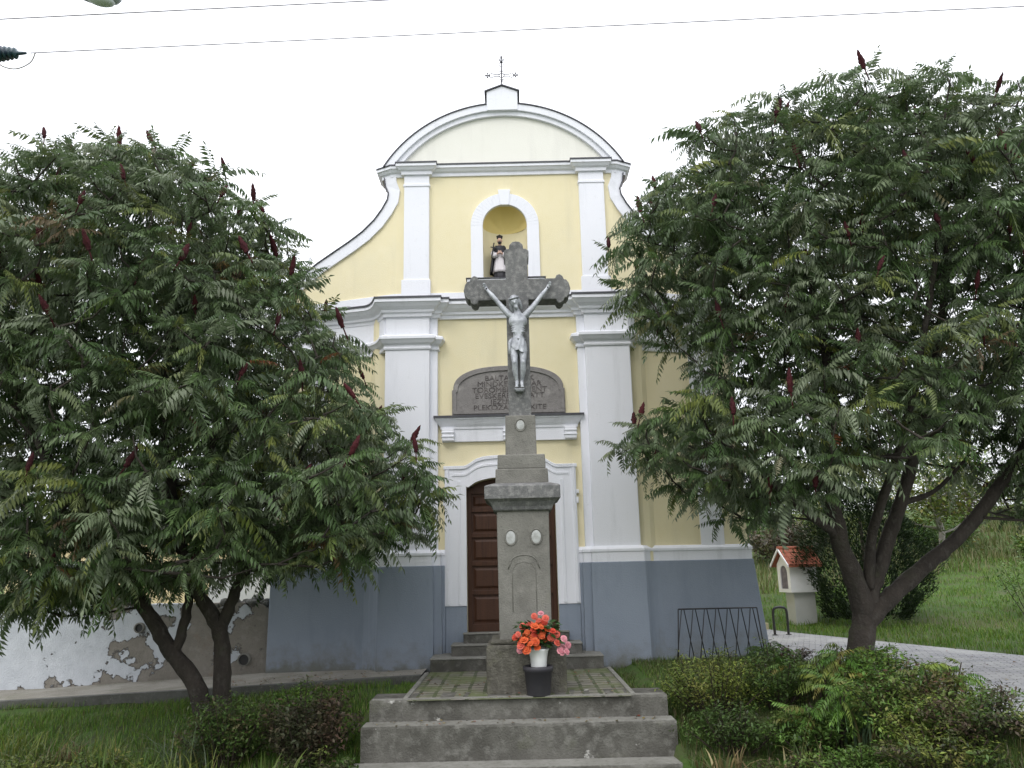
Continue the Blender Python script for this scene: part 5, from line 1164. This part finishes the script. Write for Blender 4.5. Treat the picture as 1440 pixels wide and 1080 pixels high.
def hill_tree(c, h, r_, pal, label, bark):
    x0, y0 = c; z0 = float(ground_z(x0, y0)); root = empty('hill_tree', (x0, y0, z0), 0, label, 'tree', 'trees on the hill')
    b_ = MB(); rd = random.Random(int(x0*10)); limb(b_, [(0, 0, -.2), (.1, 0, h*.3), (-.05, .1, h*.6), (.05, 0, h*.85)], .13, .03, 8)
    ends = []
    for i in range(16):
        q = rd.uniform(0, 6.28); s0 = rd.uniform(.22, .8); e = (r_*rd.uniform(.5, 1)*math.cos(q), r_*rd.uniform(.5, 1)*math.sin(q), h*min(1, s0+rd.uniform(.15, .4))); b_.tube([(.03, 0, h*s0), (e[0]*.5, e[1]*.5, (h*s0+e[2])/2-.1), e], [.05, .035, .012], 6); ends.append(e)
    b_.build('trunk', bark, root, smooth=True); n_ = 3600; k = rng.integers(0, 16, n_)
    pos_ = np.array(ends)[k]*rng.uniform(.7, 1.05, (n_, 1))+rng.normal(0, 1, (n_, 3))*r_*.22
    V_, F2, C2 = scatter([ell_leaf(.5)], np.zeros(n_, int), pos_, rng.uniform(0, 6.28, n_), rng.normal(0, .5, n_), rng.uniform(-.6, .6, n_), rng.uniform(.13, .24, n_), pick(pal, n_))
    link('crown', np_mesh('crown', V_, F2, C2), M['shrubleaf'], root)
PB = mat('pale_bark', (.35, .33, .30), .9, [(5, .45, .7, (.2, .19, .17), .7)])
hill_tree((14.6, 28), 3.4, 1.6, YG, 'pale barked small tree on the slope seen between the forked limbs', PB)
hill_tree((17.2, 36), 6.5, 2.6, YG, 'tall yellow green tree on the hilltop behind the forked tree', M['bark'])
hill_tree((22.5, 40), 6.0, 2.8, MG, 'tall green tree on the hilltop right of the forked tree', M['bark'])
shrub('hedge_bush', 'yellow green bush peeping over the left end of the peeling wall', 'bush', (-10.6, 17.5), 1.6, .8, 2.0, 2600, .09, YG, .5, 24)
# ================================================================== overhead line
PX, PY = -5.95, 7.0
up_ = empty('utility_pole', (PX, PY, -.8), 0, 'concrete utility pole outside the left edge carrying the dark insulator', 'utility pole')
MB().tube([(0, 0, -.1), (0, 0, 8.6)], [.16, .10], 12).build('pole', M['strip'], up_, smooth=True)
MB().tube([(-.3, 0, 7.43), (.95, 0, 7.41)], .035, 8).build('crossarm', M['black'], up_)
M['insul'] = mat('dark_teal_glaze', (.02, .055, .07), .25, [(9, .5, .7, (.05, .02, .06), .6)], spec=.6)
prof = [(.012, 0)]
for k in range(5): prof += [(.02, .03+k*.045), (.085-.007*k, .038+k*.045), (.075-.007*k, .05+k*.045), (.02, .06+k*.045)]
prof += [(.018, .28), (.012, .33)]
q = MB().lathe(prof, n=16); iv = MB(); iv.v = [(z+.84, y, 7.41+x*1.0) for x, y, z in q.v]; iv.f = q.f; iv.build('insulator', M['insul'], up_, smooth=True)
MB().tube(spline([(.86, 0, 7.37), (.95, -.02, 7.26), (1.10, -.02, 7.22), (1.22, 0, 7.30), (1.26, 0, 7.41)], 5), .006, 6).build('jumper_wire', M['stone'], up_)
M['wire'] = mat('grey_cable', (.30, .28, .33), .6)
def cable(p0, p1, sag, r_, label):
    p0, p1 = Vector(p0), Vector(p1); b_ = MB(); b_.tube([p0.lerp(p1, t)-Vector((0, 0, sag*4*t*(1-t))) for t in np.linspace(0, 1, 30)], r_, 6)
    o = b_.build('overhead_cable', M['wire'], smooth=True); return tag(o, label, 'cable', 'overhead cables')
CAB = [((-4.74, 7, 6.61), (14, 7, 7.13)), ((-5.95, 7, 6.98), (14, 7, 7.6))]
cable(*CAB[0], .0, .0056, 'thin lower cable running from the dark insulator across the sky')
cable(*CAB[1], .0, .0062, 'thicker upper cable leaving the top of the frame by the street lamp')
lm = empty('street_lamp', (PX, PY, 6.9), 0, 'grey street lamp head hanging into the top edge of the frame', 'street lamp')
MB().tube(spline([(.08, 0, .1), (.5, -.02, .55), (1.1, -.05, .60), (1.60, -.08, .40)], 5), .03, 8).build('arm', M['stone'], lm, smooth=True)
hd_ = MB(); hd_.ball((0, 0, 0), (.27, .13, .09), 18, 10); ho = hd_.build('lamp_head', mat('grey_lamp_housing', (.42, .45, .50), .6), lm, smooth=True); ho.location = (1.86, -.1, .30); ho.rotation_euler = (0, R(14), 0)
ln_ = MB(); ln_.ball((0, 0, 0), (.16, .10, .06), 16, 8); lo = ln_.build('lens', mat('milky_lamp_lens', (.72, .76, .80), .45), ho, smooth=True); lo.location = (.06, 0, -.05)
